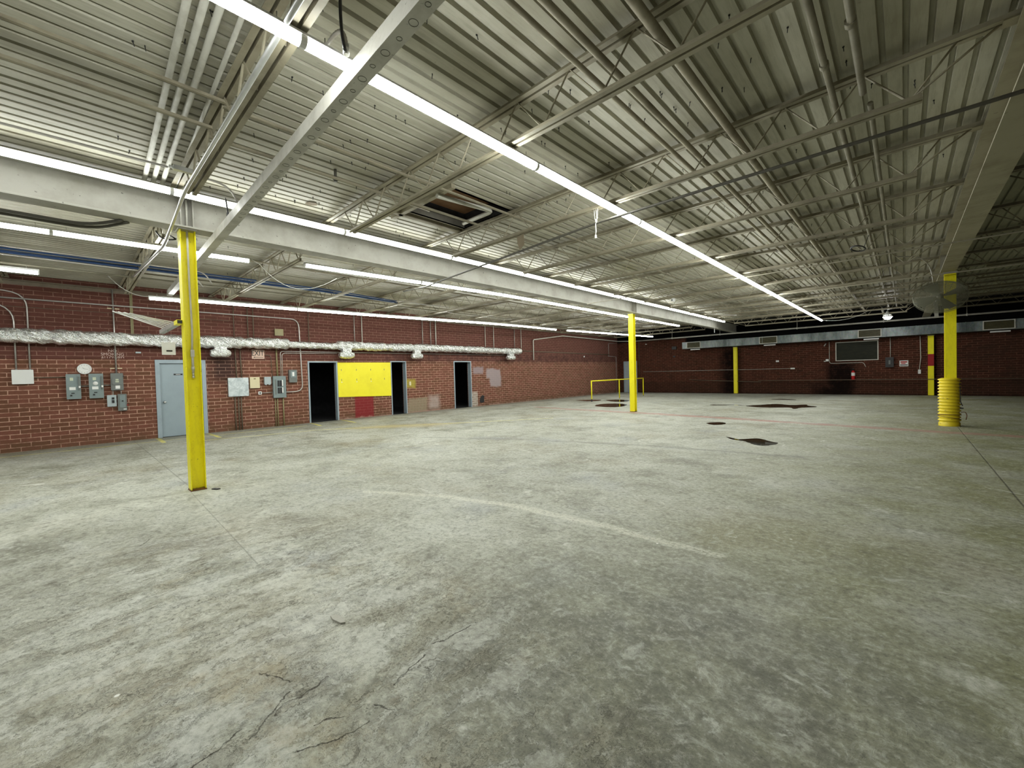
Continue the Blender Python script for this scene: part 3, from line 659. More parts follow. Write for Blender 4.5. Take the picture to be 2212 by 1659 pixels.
# ================================================================== LED TUBE ROWS
def tube_row(key, pts, n, where, roll=0.0):
    """pts: polyline of the row; n fixtures laid along it"""
    P = [Vector(p) for p in pts]; ln = [0]
    for i in range(1, len(P)): ln.append(ln[-1]+(P[i]-P[i-1]).length)
    T = ln[-1]
    def at(s):
        s = max(0, min(T, s))
        for i in range(1, len(P)):
            if s <= ln[i]+1e-9: return P[i-1].lerp(P[i], (s-ln[i-1])/(ln[i]-ln[i-1]))
        return P[-1]
    for i in range(n):
        a, b = at(T*i/n), at(T*(i+1)/n); d = b-a; Lf = d.length
        t = thing('tube_light', 'white tube light, %s from near end, %s' % (ORD[i], where) if n > 1 else 'tube light %s' % where, 'tube light', a, 0, 'tube lights %s' % where)
        t.rotation_euler = (math.atan2(d.z, math.hypot(d.x, d.y)), roll, math.atan2(-d.x, d.y))
        key_ = (round(Lf, 2), roll != 0)
        if key_ not in LM:
            tb = MB(); N = 10; vs = []
            for yy in (.02, Lf-.02):
                for j in range(N+1):
                    q = -PI*.10+(PI*1.20)*j/N; vs.append((-.042*math.cos(q), yy, -.042*math.sin(q)))
            m = N+1
            tb.add(vs, [(j, j+1, m+j+1, m+j) for j in range(N)], True)
            hs = MB().box((-.046, .0, .014), (.046, Lf, .024)).box((-.022, .0, .022), (.022, Lf, .05))
            ec = MB().prism([(.044*math.cos(2*PI*j/12), 0, .044*math.sin(2*PI*j/12)) for j in range(12)], (0, .02, 0))
            LM[key_] = (tb.mesh('diffuser', M['tube_weak' if roll else 'tube']), hs.mesh('housing', M['white']), ec.mesh('end_cap', M['white']))
        tb, hs, ec = LM[key_]
        for nm_, me, yy in (('diffuser', tb, 0), ('housing', hs, 0), ('end_cap', ec, 0), ('end_cap', ec, Lf-.02)):
            o = bpy.data.objects.new(nm_, me); COL.objects.link(o); o.parent = t; o.location = (0, yy, 0)
        MB().tube([(0, .15, .05), (0, .15, .10)], .004, 5).tube([(0, Lf-.15, .05), (0, Lf-.15, .10)], .004, 5).build('hanger', M['emt'], t)
LM = {}
tube_row('A', [(-2.86, -6.0, 3.77), (-2.86, 1.4, 3.77), (-2.86, 24.9, 3.745)], 13, 'down the middle of the bay')
tube_row('B', [(-7.07, -6.0, 4.10), (-7.07, 24.5, 4.10)], 13, 'along the top of the left girder', -math.radians(40))
tube_row('C1', [(-9.2, -5.0, 3.78), (-8.78, 2.38, 3.78)], 3, 'behind the girder, left of nearest column')
tube_row('C2', [(-8.4, 3.2, 3.77), (-8.08, 8.5, 3.77), (-8.15, 15.8, 3.77), (-8.2, 21.1, 3.77)], 7, 'behind the girder, right of nearest column')
tube_row('D1', [(-12.5, 1.33, 3.515), (-12.45, 2.1, 3.52)], 1, 'hung alone just behind the nearest column, facing the bricks')
tube_row('D2', [(-12.5, 2.1, 3.55), (-12.5, 5.2, 3.57), (-12.5, 8.3, 3.62), (-12.5, 12.9, 3.72), (-12.5, 16.6, 3.71)], 6, 'facing the foil duct')
tube_row('D3', [(-12.45, 17.4, 3.72), (-12.1, 26.6, 3.81)], 4, 'beyond the duct end')
tube_row('E', [(-11.2, -4.3, 3.6), (-11.25, -.27, 3.6)], 2, 'at the left edge near the brick wall')

# ================================================================== TRUNKING BEAM (hangs under the girder, crosses the bay)
g = thing('cable_trunking', 'long square grey cable trunking crossing overhead in front of the tube lights', 'trunking', (-1.0, 1.375, 3.62), math.atan2(-.30, 11.6)+0)
g.rotation_euler = (0, 0, -math.atan2(.30, 11.6))
Lb = 11.6
MB().box((-Lb, -.002, 0), (.6, .10, .118)).build('body', M['trunk'], g)
for i in range(34):
    xx = .2-.16*i
    r = .017 if i % 2 else .028
    MB().torus((xx, .05+.006*math.sin(i*5), -.001), (0, 0, 1), r, .0018, 16, 4).build('knockout', M['knock'], g)

# ================================================================== PIPES AND CONDUITS OVERHEAD
def pipe(name, label, pts, r, m, cat=None, group=None, clamps=(), n=8):
    o = Vector(pts[0]); mb = MB().tube([Vector(p)-o for p in pts], r, n)
    for c_ in clamps:
        c_ = Vector(c_)-o; mb.tube([(c_.x, c_.y-.03, c_.z), (c_.x, c_.y+.03, c_.z)], r*1.35, n)
    ob = mb.build(name, M[m], None, o); tag(ob, label, cat or name.replace('_', ' '), group); return ob
zt = 4.21
pipe('drop_pipe', 'short white pipe on the girder web straight above the nearest column', [(-7.46, 1.25, 4.16), (-7.46, 1.25, BB+.024)], .015, 'pipe_w', 'pipe')
for i, yy in enumerate((.60, .69, .78)):
    pipe('roof_pipe', ['leftmost', 'middle', 'rightmost'][i]+' of three parallel white pipes running under the deck to the girder', [(-1.5, yy, 4.25), (-7.30, yy+.19, 4.25)], .026, 'pipe_w', 'pipe', 'three white pipes under the deck')
pipe('roof_pipe', 'white pipe beside the first joist, apart from the group of three', [(-1.5, .90, 4.22), (-7.3, 1.10, 4.22)], .018, 'pipe_w', 'pipe')
pipe('conduit', 'shiny steel conduit fixed below the first joist and running under the girder', bend([(-1.5, 1.02, 3.80), (-6.1, 1.02, 3.80), (-7.9, 1.04, 3.57), (-11.9, 1.04, 3.85)], .3), .019, 'chrome')
g = thing('junction_box', 'small silver junction box beside the first joist', 'junction box', (-6.25, 1.07, 4.12))
MB().box((-.03, -.13, -.05), (.03, .06, .0)).build('box', M['chrome'], g); MB().tube([(0, -.13, -.025), (0, -.17, -.025)], .016, 8).build('connector', M['chrome'], g)
pipe('conduit', 'thin silver conduit coming from the left to the small junction box', [(-6.42, -2.4, 4.13), (-6.30, .9, 4.10)], .012, 'emt')
pipe('conduit', 'curved silver conduit between junction box and grey trunking', bend([(-6.28, 1.13, 4.08), (-6.25, 1.5, 4.05), (-6.2, 1.62, 3.74)], .35), .012, 'emt')
for i, (bx_, y1) in enumerate(((-4.62, 1.12), (-5.18, 1.12))):
    o = MB().box((-.02, 0, 0), (.02, y1+3.5, .005)).box((-.02, 0, 0), (-.015, y1+3.5, .045)).build('bridging_bar', M['steel'], None, (bx_, -3.5, 4.155)); tag(o, ['steel bridging bar crossing the three white pipes, the nearer one', 'steel bridging bar crossing the three white pipes, the farther one'][i], 'bridging bar')
for i, (bx_, zz, lab) in enumerate(((-5.35, 4.17, 'long bridging bar through the joists passing left of the roof hatch'), (-4.66, 4.17, 'long bridging bar through the joists along the right side of the roof hatch'), (-12.9, 4.15, 'bridging bar through the joists over the brick wall side'), (-10.2, 4.15, 'bridging bar through the joists midway in the left bay'), (4.9, 4.17, 'bridging bar through the joists of the shadowy right bay'))):
    o = MB().box((-.02, 0, 0), (.02, 24.2, .005)).box((-.02, 0, 0), (-.015, 24.2, .04)).build('bridging_bar', M['steel'], None, (bx_, 1.1, zz-.03)); tag(o, lab, 'bridging bar')
pipe('roof_pipe', 'thick grey pipe threaded through the joists right of the tube row', [(-1.33, .6, 4.07), (-1.30, 25.3, 4.07)], .038, 'steel', 'pipe')
pipe('roof_pipe', 'grey pipe through the joists next to the tube row', [(-1.76, .6, 4.07), (-1.73, 25.3, 4.07)], .03, 'steel', 'pipe')
pipe('roof_pipe', 'slimmer grey pipe closest to the tube row', [(-1.93, .6, 4.07), (-1.93, 25.3, 4.07)], .024, 'steel', 'pipe')
pipe('roof_pipe', 'dark pipe with couplings running away near the shaded girder', [(-.47, 1.2, 4.05), (-.45, 25.5, 4.05)], .026, 'steel_d', 'pipe', None, [(-.47, 4.4, 4.05), (-.46, 9.5, 4.05), (-.46, 15.6, 4.05)])
pipe('roof_pipe', 'short dark pipe ending at the second joist near the shaded girder', [(-.27, 1.2, 4.05), (-.26, 5.1, 4.05)], .028, 'steel_d', 'pipe', None, [(-.27, 4.0, 4.05)])
pipe('roof_pipe', 'dark pipe starting at the second joist near the shaded girder', [(-.22, 5.35, 4.05), (-.20, 25.3, 4.05)], .024, 'steel_d', 'pipe')
pipe('roof_pipe', 'thin dark pipe crossing the whole bay under both girders', [(8.8, 5.2, 3.66), (.7, 5.2, 3.66), (-3.1, 5.15, 3.64), (-7.2, 5.6, 3.62), (-8.0, 5.72, 3.62), (-8.75, 5.6, 3.62)], .017, 'pipe_d', 'pipe')
pipe('roof_pipe', 'second thin pipe crossing the bay, farther from the camera', [(8.8, 10.9, 3.69), (.7, 10.9, 3.69), (-7.2, 11.2, 3.69)], .014, 'steel_d', 'pipe')
pipe('roof_pipe', 'third thin pipe crossing the bay just before the guarded column', [(8.8, 14.4, 3.66), (-5.0, 14.45, 3.69)], .016, 'steel_d', 'pipe')
pipe('conduit', 'bent conduit from the left girder to the roof near the far tube end', bend([(-6.3, 16.9, 3.95), (-5.4, 17.6, 3.70), (-4.9, 18.6, 3.70)], .3), .014, 'emt')
pipe('conduit', 'conduit with end fitting reaching the left side of the roof hatch', [(-5.47, 2.55, 4.22), (-5.50, 4.05, 4.20)], .022, 'steel')
g = thing('pipe_stub', 'dark knob-shaped fitting hanging from the deck before the hatch', 'fitting', (-5.42, 2.5, 4.30))
MB().tube([(0, 0, 0), (0, 0, -.10)], .018, 8).lathe((0, 0, -.13), [(0, .04), (.03, .03), (.035, 0), (.02, -.03), (0, -.03)], 10).build('body', M['pipe_d'], g)
for i, (xa, xb) in enumerate(((-7.79, -7.56), (-7.93, -7.60))):
    pipe('conduit', 'black conduit curving up under the girder, '+['inner', 'outer'][i]+' of the pair', bend([(xa, -3.0, 3.68), (xa, .25+.06*i, 3.66), (xb, .58+.06*i, 3.74)], .25), .02, 'pipe_d', 'conduit', 'pair of black conduits under the girder')
pipe('roof_pipe', 'black pipe along the roof just behind the girder', [(-8.3, 1.6, 4.05), (-8.1, 14.0, 4.05)], .02, 'pipe_d', 'pipe')
for i, (xx, zz) in enumerate(((-11.45, 3.93), (-11.52, 3.97), (-11.40, 3.99))):
    pipe('air_line', ['lower front', 'rear', 'upper front'][i]+' blue pipe of the bundle hung near the brick wall', [(xx, -3, zz), (xx, 4.9, zz), (xx-.05*i, 7.1, zz-.06)], .017, 'blue', 'pipe', 'blue pipes near the brick wall')
pipe('roof_pipe', 'grey pipe hung just under the blue pipes', [(-12.1, -3, 3.86), (-12.15, 1.1, 3.88), (-12.15, 26, 3.92)], .022, 'steel_d', 'pipe')
pipe('roof_pipe', 'pale pipe above the blue pipes', [(-11.9, -3, 4.02), (-11.9, 9.5, 4.02)], .016, 'emt', 'pipe')
pipe('roof_pipe', 'pale pipe running the length of the left bay beyond the third joist', [(-9.7, 3.3, 4.06), (-9.7, 24, 4.06)], .02, 'pipe_w', 'pipe')
pipe('conduit', 'silver conduit bending down behind the nearest column, upper one', bend([(-10.9, -.8, 3.92), (-11.0, 2.1, 3.94), (-11.05, 2.25, 3.72)], .2), .012, 'emt')
pipe('conduit', 'silver conduit bending down behind the nearest column, lower one', bend([(-11.1, -.8, 3.82), (-11.2, 2.0, 3.84), (-11.25, 2.12, 3.66)], .2), .012, 'emt')
pipe('wall_pipe', 'long dark pipe low along the far wall, passing in front of the banded column', [(-6.3, FY-.25, .79), (9.2, FY-.25, .79)], .016, 'pipe_b', 'pipe')
# far sprinkler main
g = thing('sprinkler_main', 'long tan pipe hung across the far wall above the metal duct', 'pipe', (-13.9, 27.85, 3.69))
MB().tube([(0, 0, 0), (23.0, 0, .0)], .045, 10).build('main_pipe', M['pipe_w'], g)
for xx in (2.6, 5.6, 9.6, 13.2, 16.0, 20.0): MB().tube([(xx, 0, .03), (xx, 0, .62)], .012, 6).box((xx-.02, -.055, -.055), (xx+.02, .055, .055)).build('hanger', M['pipe_w'], g)
MB().tube([(13.2, 0, .0), (13.2, -.25, .34), (13.2, -2.7, .36)], .03, 8).build('branch', M['pipe_w'], g)
pipe('sprinkler_pipe', 'pink-grey pipe along the far end of the left wall', bend([(WX+.1, 18.45, 2.35), (WX+.1, 18.45, 3.52), (WX+.25, 21.1, 3.86), (WX+.3, 27.9, 3.78), (-13.9, 27.85, 3.69)], .1), .03, 'pipe_w', 'pipe')
pipe('conduit', 'slim conduit down the far wall right of the corner door', [(-13.9, 28.28, 3.65), (-13.9, 28.27, 1.35)], .018, 'pipe_b')

# ================================================================== LEFT WALL
XO = WX+.03
def wallpipe(label, ypts, r, m, group=None, x=XO, name='conduit', rad=.2):
    return pipe(name, label, bend([(x, a, b) for a, b in ypts], rad) if len(ypts) > 2 else [(x, a, b) for a, b in ypts], r, m, 'conduit', group)
D = DOORS
def door_frame(n, y0, y1, top, fw_=.1, leaf=False):
    g = bpy.data.objects.new('door_%d' % n, None); COL.objects.link(g); g.location = (WX, y0, 0); g['kind'] = 'structure'
    W = y1-y0; dp = .24
    MB().box((-dp, 0, 0), (-.001, fw_*.35, top)).box((-dp, W-fw_*.35, 0), (-.001, W, top)).box((-dp, fw_*.35, top-fw_*.4), (-.001, W-fw_*.35, top)).box((-.001, 0, 0), (.022, fw_, top)).box((-.001, W-fw_, 0), (.022, W, top)).box((-.001, fw_, top-fw_), (.022, W-fw_, top)).build('door_frame', M['frame'], g)
    return g, W
g, W = door_frame(1, D[0][0], D[0][1], D[0][2], .10)
leaf = MB().box((-.10, .10, .01), (-.055, W-.10, D[0][2]-.10)).build('door_leaf', M['door'], g)
MB().lathe((-.055, .19, 1.02), [(0, .0), (.035, .0), (.035, .008), (.014, .012), (.014, .04), (.030, .05), (.034, .065), (.022, .08), (0, .082)], 16, 'x').build('door_knob', M['chrome'], leaf)
pl = MB().box((-.055, .42, 1.80), (-.05, .63, 1.845)).build('nameplate', M['black'], leaf)
MB().box((-.0505, .47, 1.817), (-.0495, .58, 1.829)).build('plate_lettering', M['paper'], pl)
door_frame(2, D[1][0], D[1][1], D[1][2], .05); door_frame(3, D[2][0], D[2][1], D[2][2], .04); door_frame(4, D[3][0], D[3][1], D[3][2], .05)
# far corner door
g = bpy.data.objects.new('door_5', None); COL.objects.link(g); g.location = (DX0, FY, 0); g['kind'] = 'structure'
MB().box((0, -.02, 0), (.07, .2, 2.29)).box((.99, -.02, 0), (1.06, .2, 2.29)).box((.07, -.02, 2.22), (.99, .2, 2.29)).build('door_frame', M['frame'], g)
lf = MB().box((.07, .05, .01), (.99, .09, 2.22)).build('door_leaf', M['eboxl'], g)
MB().tube([(.9, .05, 1.0), (.9, -.01, 1.0)], .02, 8).build('door_knob', M['chrome'], lf)
o = MB().lathe((0, 0, 0), [(0, .06), (.05, .05), (.07, 0), (0, 0)], 12, 'z').build('wall_lamp', M['white'], None, (-14.2, FY-.08, 2.55)); tag(o, 'small white lamp above the corner door', 'lamp')

# yellow board
g = thing('notice_board', 'big bright yellow painted board between two dark doorways', 'board', (WX+.012, 7.02, .0))
MB().prism([(0, 0, .875), (0, 2.235, .80), (0, 2.235, 2.19), (0, 0, 2.185)], (.02, 0, 0)).build('panel', M['board'], g)
for i in range(4):
    for zz in (1.90, 1.52):
        MB().box((.02, .13+.60*i, zz-.035), (.028, .145+.60*i, zz+.035)).build('hook', M['eboxd'], g)
        if zz < 1.6 and i < 3: MB().box((.02, .125+.60*i, zz-.10), (.024, .165+.60*i, zz-.075)).build('scrape', M['paper'], g)

# stencil and exit sign
g = thing('wall_stencil', 'faded white NO SMOKING ALLOWED stencil on the brick below the duct', 'lettering', (WX+.004, .87, 2.40))
text('NO', .10, M['stencil'], (0, 0, .085), ROT_L, g, sx=1.15)
text('SMOKING', .105, M['stencil'], (0, 0, -.01), ROT_L, g, sx=.98)
text('ALLOWED', .105, M['stencil'], (0, 0, -.105), ROT_L, g, sx=.92)
g = thing('exit_sign', 'faded pink EXIT sign with arrow tucked under the foil duct', 'sign', (WX+.012, 4.37, 2.45))
MB().box((0, -.185, -.15), (.006, .185, .15)).build('plate', M['pinksign'], g)
text('EXIT', .25, M['dark'], (.007, -.01, .03), ROT_L, g, sx=.72, font_off=.002)
MB().prism([(.007, -.15, -.10), (.007, -.10, -.078), (.007, -.10, -.092), (.007, .15, -.095), (.007, .15, -.108), (.007, -.10, -.108), (.007, -.10, -.122)], (.002, 0, 0)).build('arrow', M['dark'], g)

def ebox(name, label, y0, y1, z0, z1, m, d=.12, parts=(), cat='electrical box'):
    g = thing(name, label, cat, (WX, (y0+y1)/2, z0)); w_, h_ = (y1-y0)/2, z1-z0
    MB().box((0.005, -w_, 0), (d*.85, w_, h_)).build('enclosure', M[m], g)
    MB().bev((d*.85, -w_-.004, -.004), (d, w_+.004, h_+.004), .012).build('cover', M[m], g)
    for nm_, a, b, c_, e, mm, t in parts:
        MB().box((d, -w_+a*2*w_, c_*h_), (d+t, -w_+b*2*w_, e*h_)).build(nm_, M[mm], g)
    return g
ebox('junction_box', 'large blank white box at the left end of the brick wall', -.90, -.56, 1.645, 1.985, 'white', .10, cat='junction box')
P1 = [('label_sticker', .26, .50, .74, .86, 'label', .003), ('notice', .2, .64, .36, .48, 'paper', .003), ('switch_handle', .84, .95, .36, .9, 'eboxd', .03), ('handle_tip', .86, .99, .44, .52, 'paper', .035), ('slot', .32, .55, .21, .25, 'black', .004), ('knob', .24, .38, .11, .17, 'black', .012)]
ebox('switch_box', 'tall grey-green switch box, left of the pair below the wall clock', -.018, .235, 1.23, 1.862, 'eboxg', .14, P1)
g = ebox('switch_box', 'tall grey-green switch box with a round sticker, right of the pair', .39, .655, 1.23, 1.866, 'eboxg', .14, P1)
MB().lathe((.14, -.015, .385), [(0, .006), (.05, .006), (.05, 0)], 20, 'x').build('round_sticker', M['paper'], g)
g = ebox('meter_box', 'short grey box with raised lid above the two small boxes', .804, 1.045, 1.42, 1.872, 'eboxd', .13, [('notice', .35, .72, .08, .27, 'paper', .003), ('side_tab', 1.0, 1.08, .78, .86, 'black', .01)])
l = MB().bev((.13, -.10, .14), (.155, .095, .36), .05, 4).build('raised_lid', M['eboxd'], g)
MB().box((.155, -.035, .21), (.158, .035, .245)).box((.155, -.03, .26), (.158, .03, .30)).build('lid_label', M['label'], l)
ebox('switch_box', 'small pale grey box with two black square switches', .72, .895, .985, 1.287, 'eboxl', .09, [('switch', .5, .78, .62, .8, 'black', .02), ('switch', .5, .78, .3, .55, 'black', .02)])
ebox('switch_box', 'small dark box with side lever, lowest on the wall left of the door', .925, 1.10, .856, 1.305, 'eboxd', .10, [('plate', .2, .85, .2, .95, 'eboxg', .006), ('knob', .45, .62, .55, .62, 'black', .02), ('label_sticker', .6, .95, .06, .11, 'paper', .003), ('lever', 1.0, 1.16, .3, .36, 'red', .02)])
g = thing('wall_clock', 'round white wall clock above the switch boxes', 'clock', (WX+.01, .32, 2.0))
MB().lathe((0, 0, 0), [(0, 0), (.135, 0), (.138, .02), (.13, .035), (.122, .03)], 32, 'x').build('rim', M['white'], g)
MB().lathe((0, 0, 0), [(.124, .028), (0, .028)], 32, 'x', False).build('dial', M['paper'], g)
for i in range(12):
    a_ = i*PI/6; MB().box((.029, .1*math.sin(a_)-.005, .1*math.cos(a_)-.007), (.031, .1*math.sin(a_)+.005, .1*math.cos(a_)+.007)).build('hour_mark', M['eboxd'], g)
MB().tube([(.032, 0, 0), (.032, -.04, .035)], .003, 4).build('hour_hand', M['black'], g); MB().tube([(.033, 0, 0), (.033, .07, -.01)], .002, 4).build('minute_hand', M['black'], g)
o = MB().box((0, -.055, 0), (.06, .055, .04)).build('sensor', M['eboxl'], None, (WX, 1.39, 2.43)); tag(o, 'little grey sensor on the brick above the grey door', 'sensor')
o = MB().box((0, -.04, 0), (.04, .04, .03)).build('sensor', M['eboxd'], None, (WX, 1.39, 2.30)); bpy.data.objects.remove(o)
g = ebox('panel_board', 'square foil-faced sheet over a box right of the grey door', 3.48, 4.035, 1.095, 1.68, 'silverb', .10, cat='panel')
ebox('panel_board', 'cream square box right of the foil-faced sheet', 4.09, 4.365, 1.335, 1.69, 'beige', .08, [('vent', .38, .6, .8, .92, 'pipe_g', .002)], cat='panel')
g = ebox('junction_box', 'small light grey box left of the breaker panel', 4.51, 4.70, 1.45, 1.69, 'eboxl', .10, [('cable_gland', .05, .35, -.10, 0, 'eboxl', -.05), ('cable_gland', .6, .9, -.10, 0, 'eboxl', -.05)], cat='junction box')
g = ebox('breaker_panel', 'open grey breaker panel with rows of black switches', 4.765, 5.155, .98, 1.71, 'eboxg', .12, [('name_strip', .12, .22, .15, .85, 'eboxd', .004), ('breaker', .33, .47, .52, .80, 'black', .02), ('breaker', .52, .66, .52, .80, 'black', .02), ('breaker', .33, .47, .2, .46, 'black', .02), ('breaker', .52, .66, .2, .46, 'black', .02), ('index_card', .68, .77, .54, .82, 'paper', .004), ('index_card', .68, .77, .22, .48, 'paper', .004)])
g = ebox('switch_box', 'dark green-grey safety switch beside the first dark doorway', 5.28, 5.53, 1.485, 1.92, 'eboxd', .11, [('raised_cover', .14, .84, .38, .9, 'eboxg', .02), ('notice', .36, .62, .5, .82, 'paper', .024), ('side_tab', 1.0, 1.12, .74, .8, 'black', .01)])
ebox('outlet', 'small white outlet box low under the cream box', 4.33, 4.42, 1.115, 1.21, 'white', .05, [('socket', .3, .7, .2, .8, 'black', .004)], cat='outlet')
ebox('junction_box', 'small olive square box high on the bricks above the duct', 4.89, 5.15, 3.10, 3.32, 'pipe_g', .08, cat='junction box')
ebox('junction_box', 'tiny yellow-splashed box right of the second dark doorway', 10.14, 10.22, 1.2, 1.36, 'beige', .04, cat='junction box')
o = MB().box((0, -.5, 0), (.03, .0, .66)).build('whiteboard', M['white'], None, (WX, -1.20, .78)); tag(o, 'white board at the extreme left edge of the brick wall', 'board')
# conduits on the left wall
wallpipe('silver conduit rising from the blank white box, left one', [(-.83, 1.98), (-.83, 3.50), (-1.7, 3.72)], .017, 'emt', rad=.35)
wallpipe('silver conduit rising from the blank white box, right one', [(-.61, 1.98), (-.61, 3.86), (-1.9, 3.96)], .017, 'emt', rad=.35)
wallpipe('short conduit between blank white box and left tall switch box', [(-.56, 1.79), (-.01, 1.79)], .011, 'pipe_b')
wallpipe('short conduit between the two tall switch boxes', [(.235, 1.55), (.39, 1.55)], .011, 'emt')
wallpipe('short conduit between right tall switch box and meter box', [(.655, 1.56), (.804, 1.56)], .011, 'emt')
wallpipe('vertical conduit dropping through the stencil into the meter box', [(.925, 1.87), (.92, 4.15)], .018, 'emt')
wallpipe('short vertical conduit above the small pale box', [(.84, 1.28), (.84, 1.43)], .011, 'emt'); wallpipe('short vertical conduit above the small dark box', [(1.0, 1.30), (1.0, 1.43)], .011, 'emt')
o = MB().box((0, -.03, 0), (.03, -.015, 1.35)).box((0, .015, 0), (.03, .03, 1.35)).box((0, -.03, 0), (.008, .03, 1.35)).build('strut_channel', M['pipe_g'], None, (WX, 1.29, 2.85)); tag(o, 'olive steel strut channel on the brick above the duct', 'strut')
for zz, l_, h_ in ((3.62, 'upper', 0), (2.0, 'lower', 0)):
    o = MB().box((0, -.12, 0), (.03, -.03, .02)).box((0, .03, 0), (.03, .12, .02)).build('pipe_bracket', M['beige'], None, (WX, .925, zz)); tag(o, l_+' pair of pale brackets on the meter box conduit', 'bracket')
wallpipe('long horizontal conduit high on the bricks bending down by the first dark doorway', [(-4, 3.715), (5.66, 3.70), (5.72, 1.16), (5.155, 1.155)], .020, 'emt', rad=.28, x=WX+.075)
wallpipe('thin horizontal wire line high on the bricks', [(-4, 3.53), (3.6, 3.50)], .007, 'pipe_b', x=WX+.008)
for yy, a, b, r_, mm, lb in ((3.70, 3.0, 4.1, .014, 'pipe_b', 'brown conduit above the duct, leftmost of the group of three'), (4.09, 3.0, 4.1, .015, 'pipe_b', 'brown conduit above the duct, middle of the group of three'), (4.25, 3.0, 4.1, .015, 'pipe_b', 'brown conduit above the duct, right of the group of three'),
        (6.0, 2.9, 4.1, .014, 'pipe_b', 'single brown conduit over the narrow stretch of duct'), (7.72, 2.95, 4.1, .016, 'emt', 'hanger rod left of the second duct outlet'), (8.03, 2.95, 4.1, .018, 'pipe_w', 'hanger rod right of the second duct outlet'),
        (10.88, 2.95, 4.1, .02, 'emt', 'left hanger rod over the third duct outlet'), (11.32, 2.95, 4.1, .018, 'emt', 'middle hanger rod over the third duct outlet'), (11.6, 3.0, 4.1, .024, 'pipe_w', 'rod with a hook end right of the third duct outlet'),
        (14.7, 3.0, 4.1, .018, 'pipe_w', 'first hanger rod near the duct end'), (15.3, 3.0, 4.1, .018, 'pipe_w', 'second hanger rod near the duct end'), (16.9, 3.0, 4.1, .018, 'emt', 'third hanger rod near the duct end'), (17.45, 3.0, 4.1, .018, 'pipe_w', 'last hanger rod at the duct end')):
    wallpipe(lb, [(yy, a), (yy, b)], r_, mm, x=WX+.06)
wallpipe('left brown conduit between duct and foil-faced sheet', [(3.73, 1.66), (3.71, 2.7)], .016, 'pipe_b'); wallpipe('right brown conduit between duct and foil-faced sheet', [(3.87, 1.66), (3.85, 2.7)], .016, 'pipe_b')
for i, yy in enumerate((3.66, 3.755, 3.83)): wallpipe(['left', 'middle', 'right'][i]+' brown pipe from foil-faced sheet down to the floor', [(yy, 0.0), (yy, 1.1)], .018, 'pipe_b', 'brown pipes under the foil-faced sheet')
wallpipe('thick olive conduit from duct into the breaker panel', [(4.93, 1.70), (4.92, 2.75)], .026, 'pipe_g')
wallpipe('silver conduit with elbow leaving the breaker panel top, outer', [(5.02, 1.70), (5.02, 2.56), (17.0, 2.60)], .012, 'emt', rad=.1, x=WX+.1); wallpipe('silver conduit with elbow leaving the breaker panel top, inner', [(5.07, 1.70), (5.07, 2.50), (7.0, 2.52)], .012, 'emt', rad=.12, x=WX+.1)
wallpipe('thin brown conduit looping from exit sign to breaker panel', [(4.55, 2.42), (4.74, 2.42), (4.77, 1.70)], .010, 'pipe_b', rad=.1)
wallpipe('short conduit between outlet and breaker panel', [(4.42, 1.16), (4.765, 1.165)], .011, 'emt')
for i, yy in enumerate((4.83, 4.90, 5.08)): wallpipe(['left', 'middle', 'right'][i]+' olive pipe from breaker panel down to the floor', [(yy, 0.0), (yy, .985)], (.015, .018, .022)[i], 'pipe_g', 'olive pipes under the breaker panel')
wallpipe('long brown pipe along the left wall beyond the duct', [(17.6, 2.86), (27.0, 2.80)], .025, 'pipe_b', name='wall_pipe')
wallpipe('slim conduit stepping around the far left corner', [(27.0, 2.72), (27.0, 3.62), (28.2, 3.66)], .016, 'emt', rad=.05); wallpipe('slim conduit dropping to the floor near the corner door', [(26.9, 2.70), (28.05, 2.66), (28.05, .05)], .016, 'emt', rad=.05)
o = MB().lathe((0, 0, 0), [(0, .05), (.05, .04), (.06, 0), (0, 0)], 12, 'x').build('detector', M['white'], None, (WX, 23.8, 2.62)); tag(o, 'small round detector on the far stretch of left wall', 'detector')
o = MB().prism([(0, -.14, .02), (0, .02, .0), (0, .16, .06), (0, .12, .22), (0, .17, .34), (0, .02, .40), (0, -.12, .28), (0, -.17, .12)], (.006, 0, 0)).build('wall_hole', M['black'], None, (WX, 14.42, .15)); tag(o, 'ragged black hole low in the brick wall', 'hole')

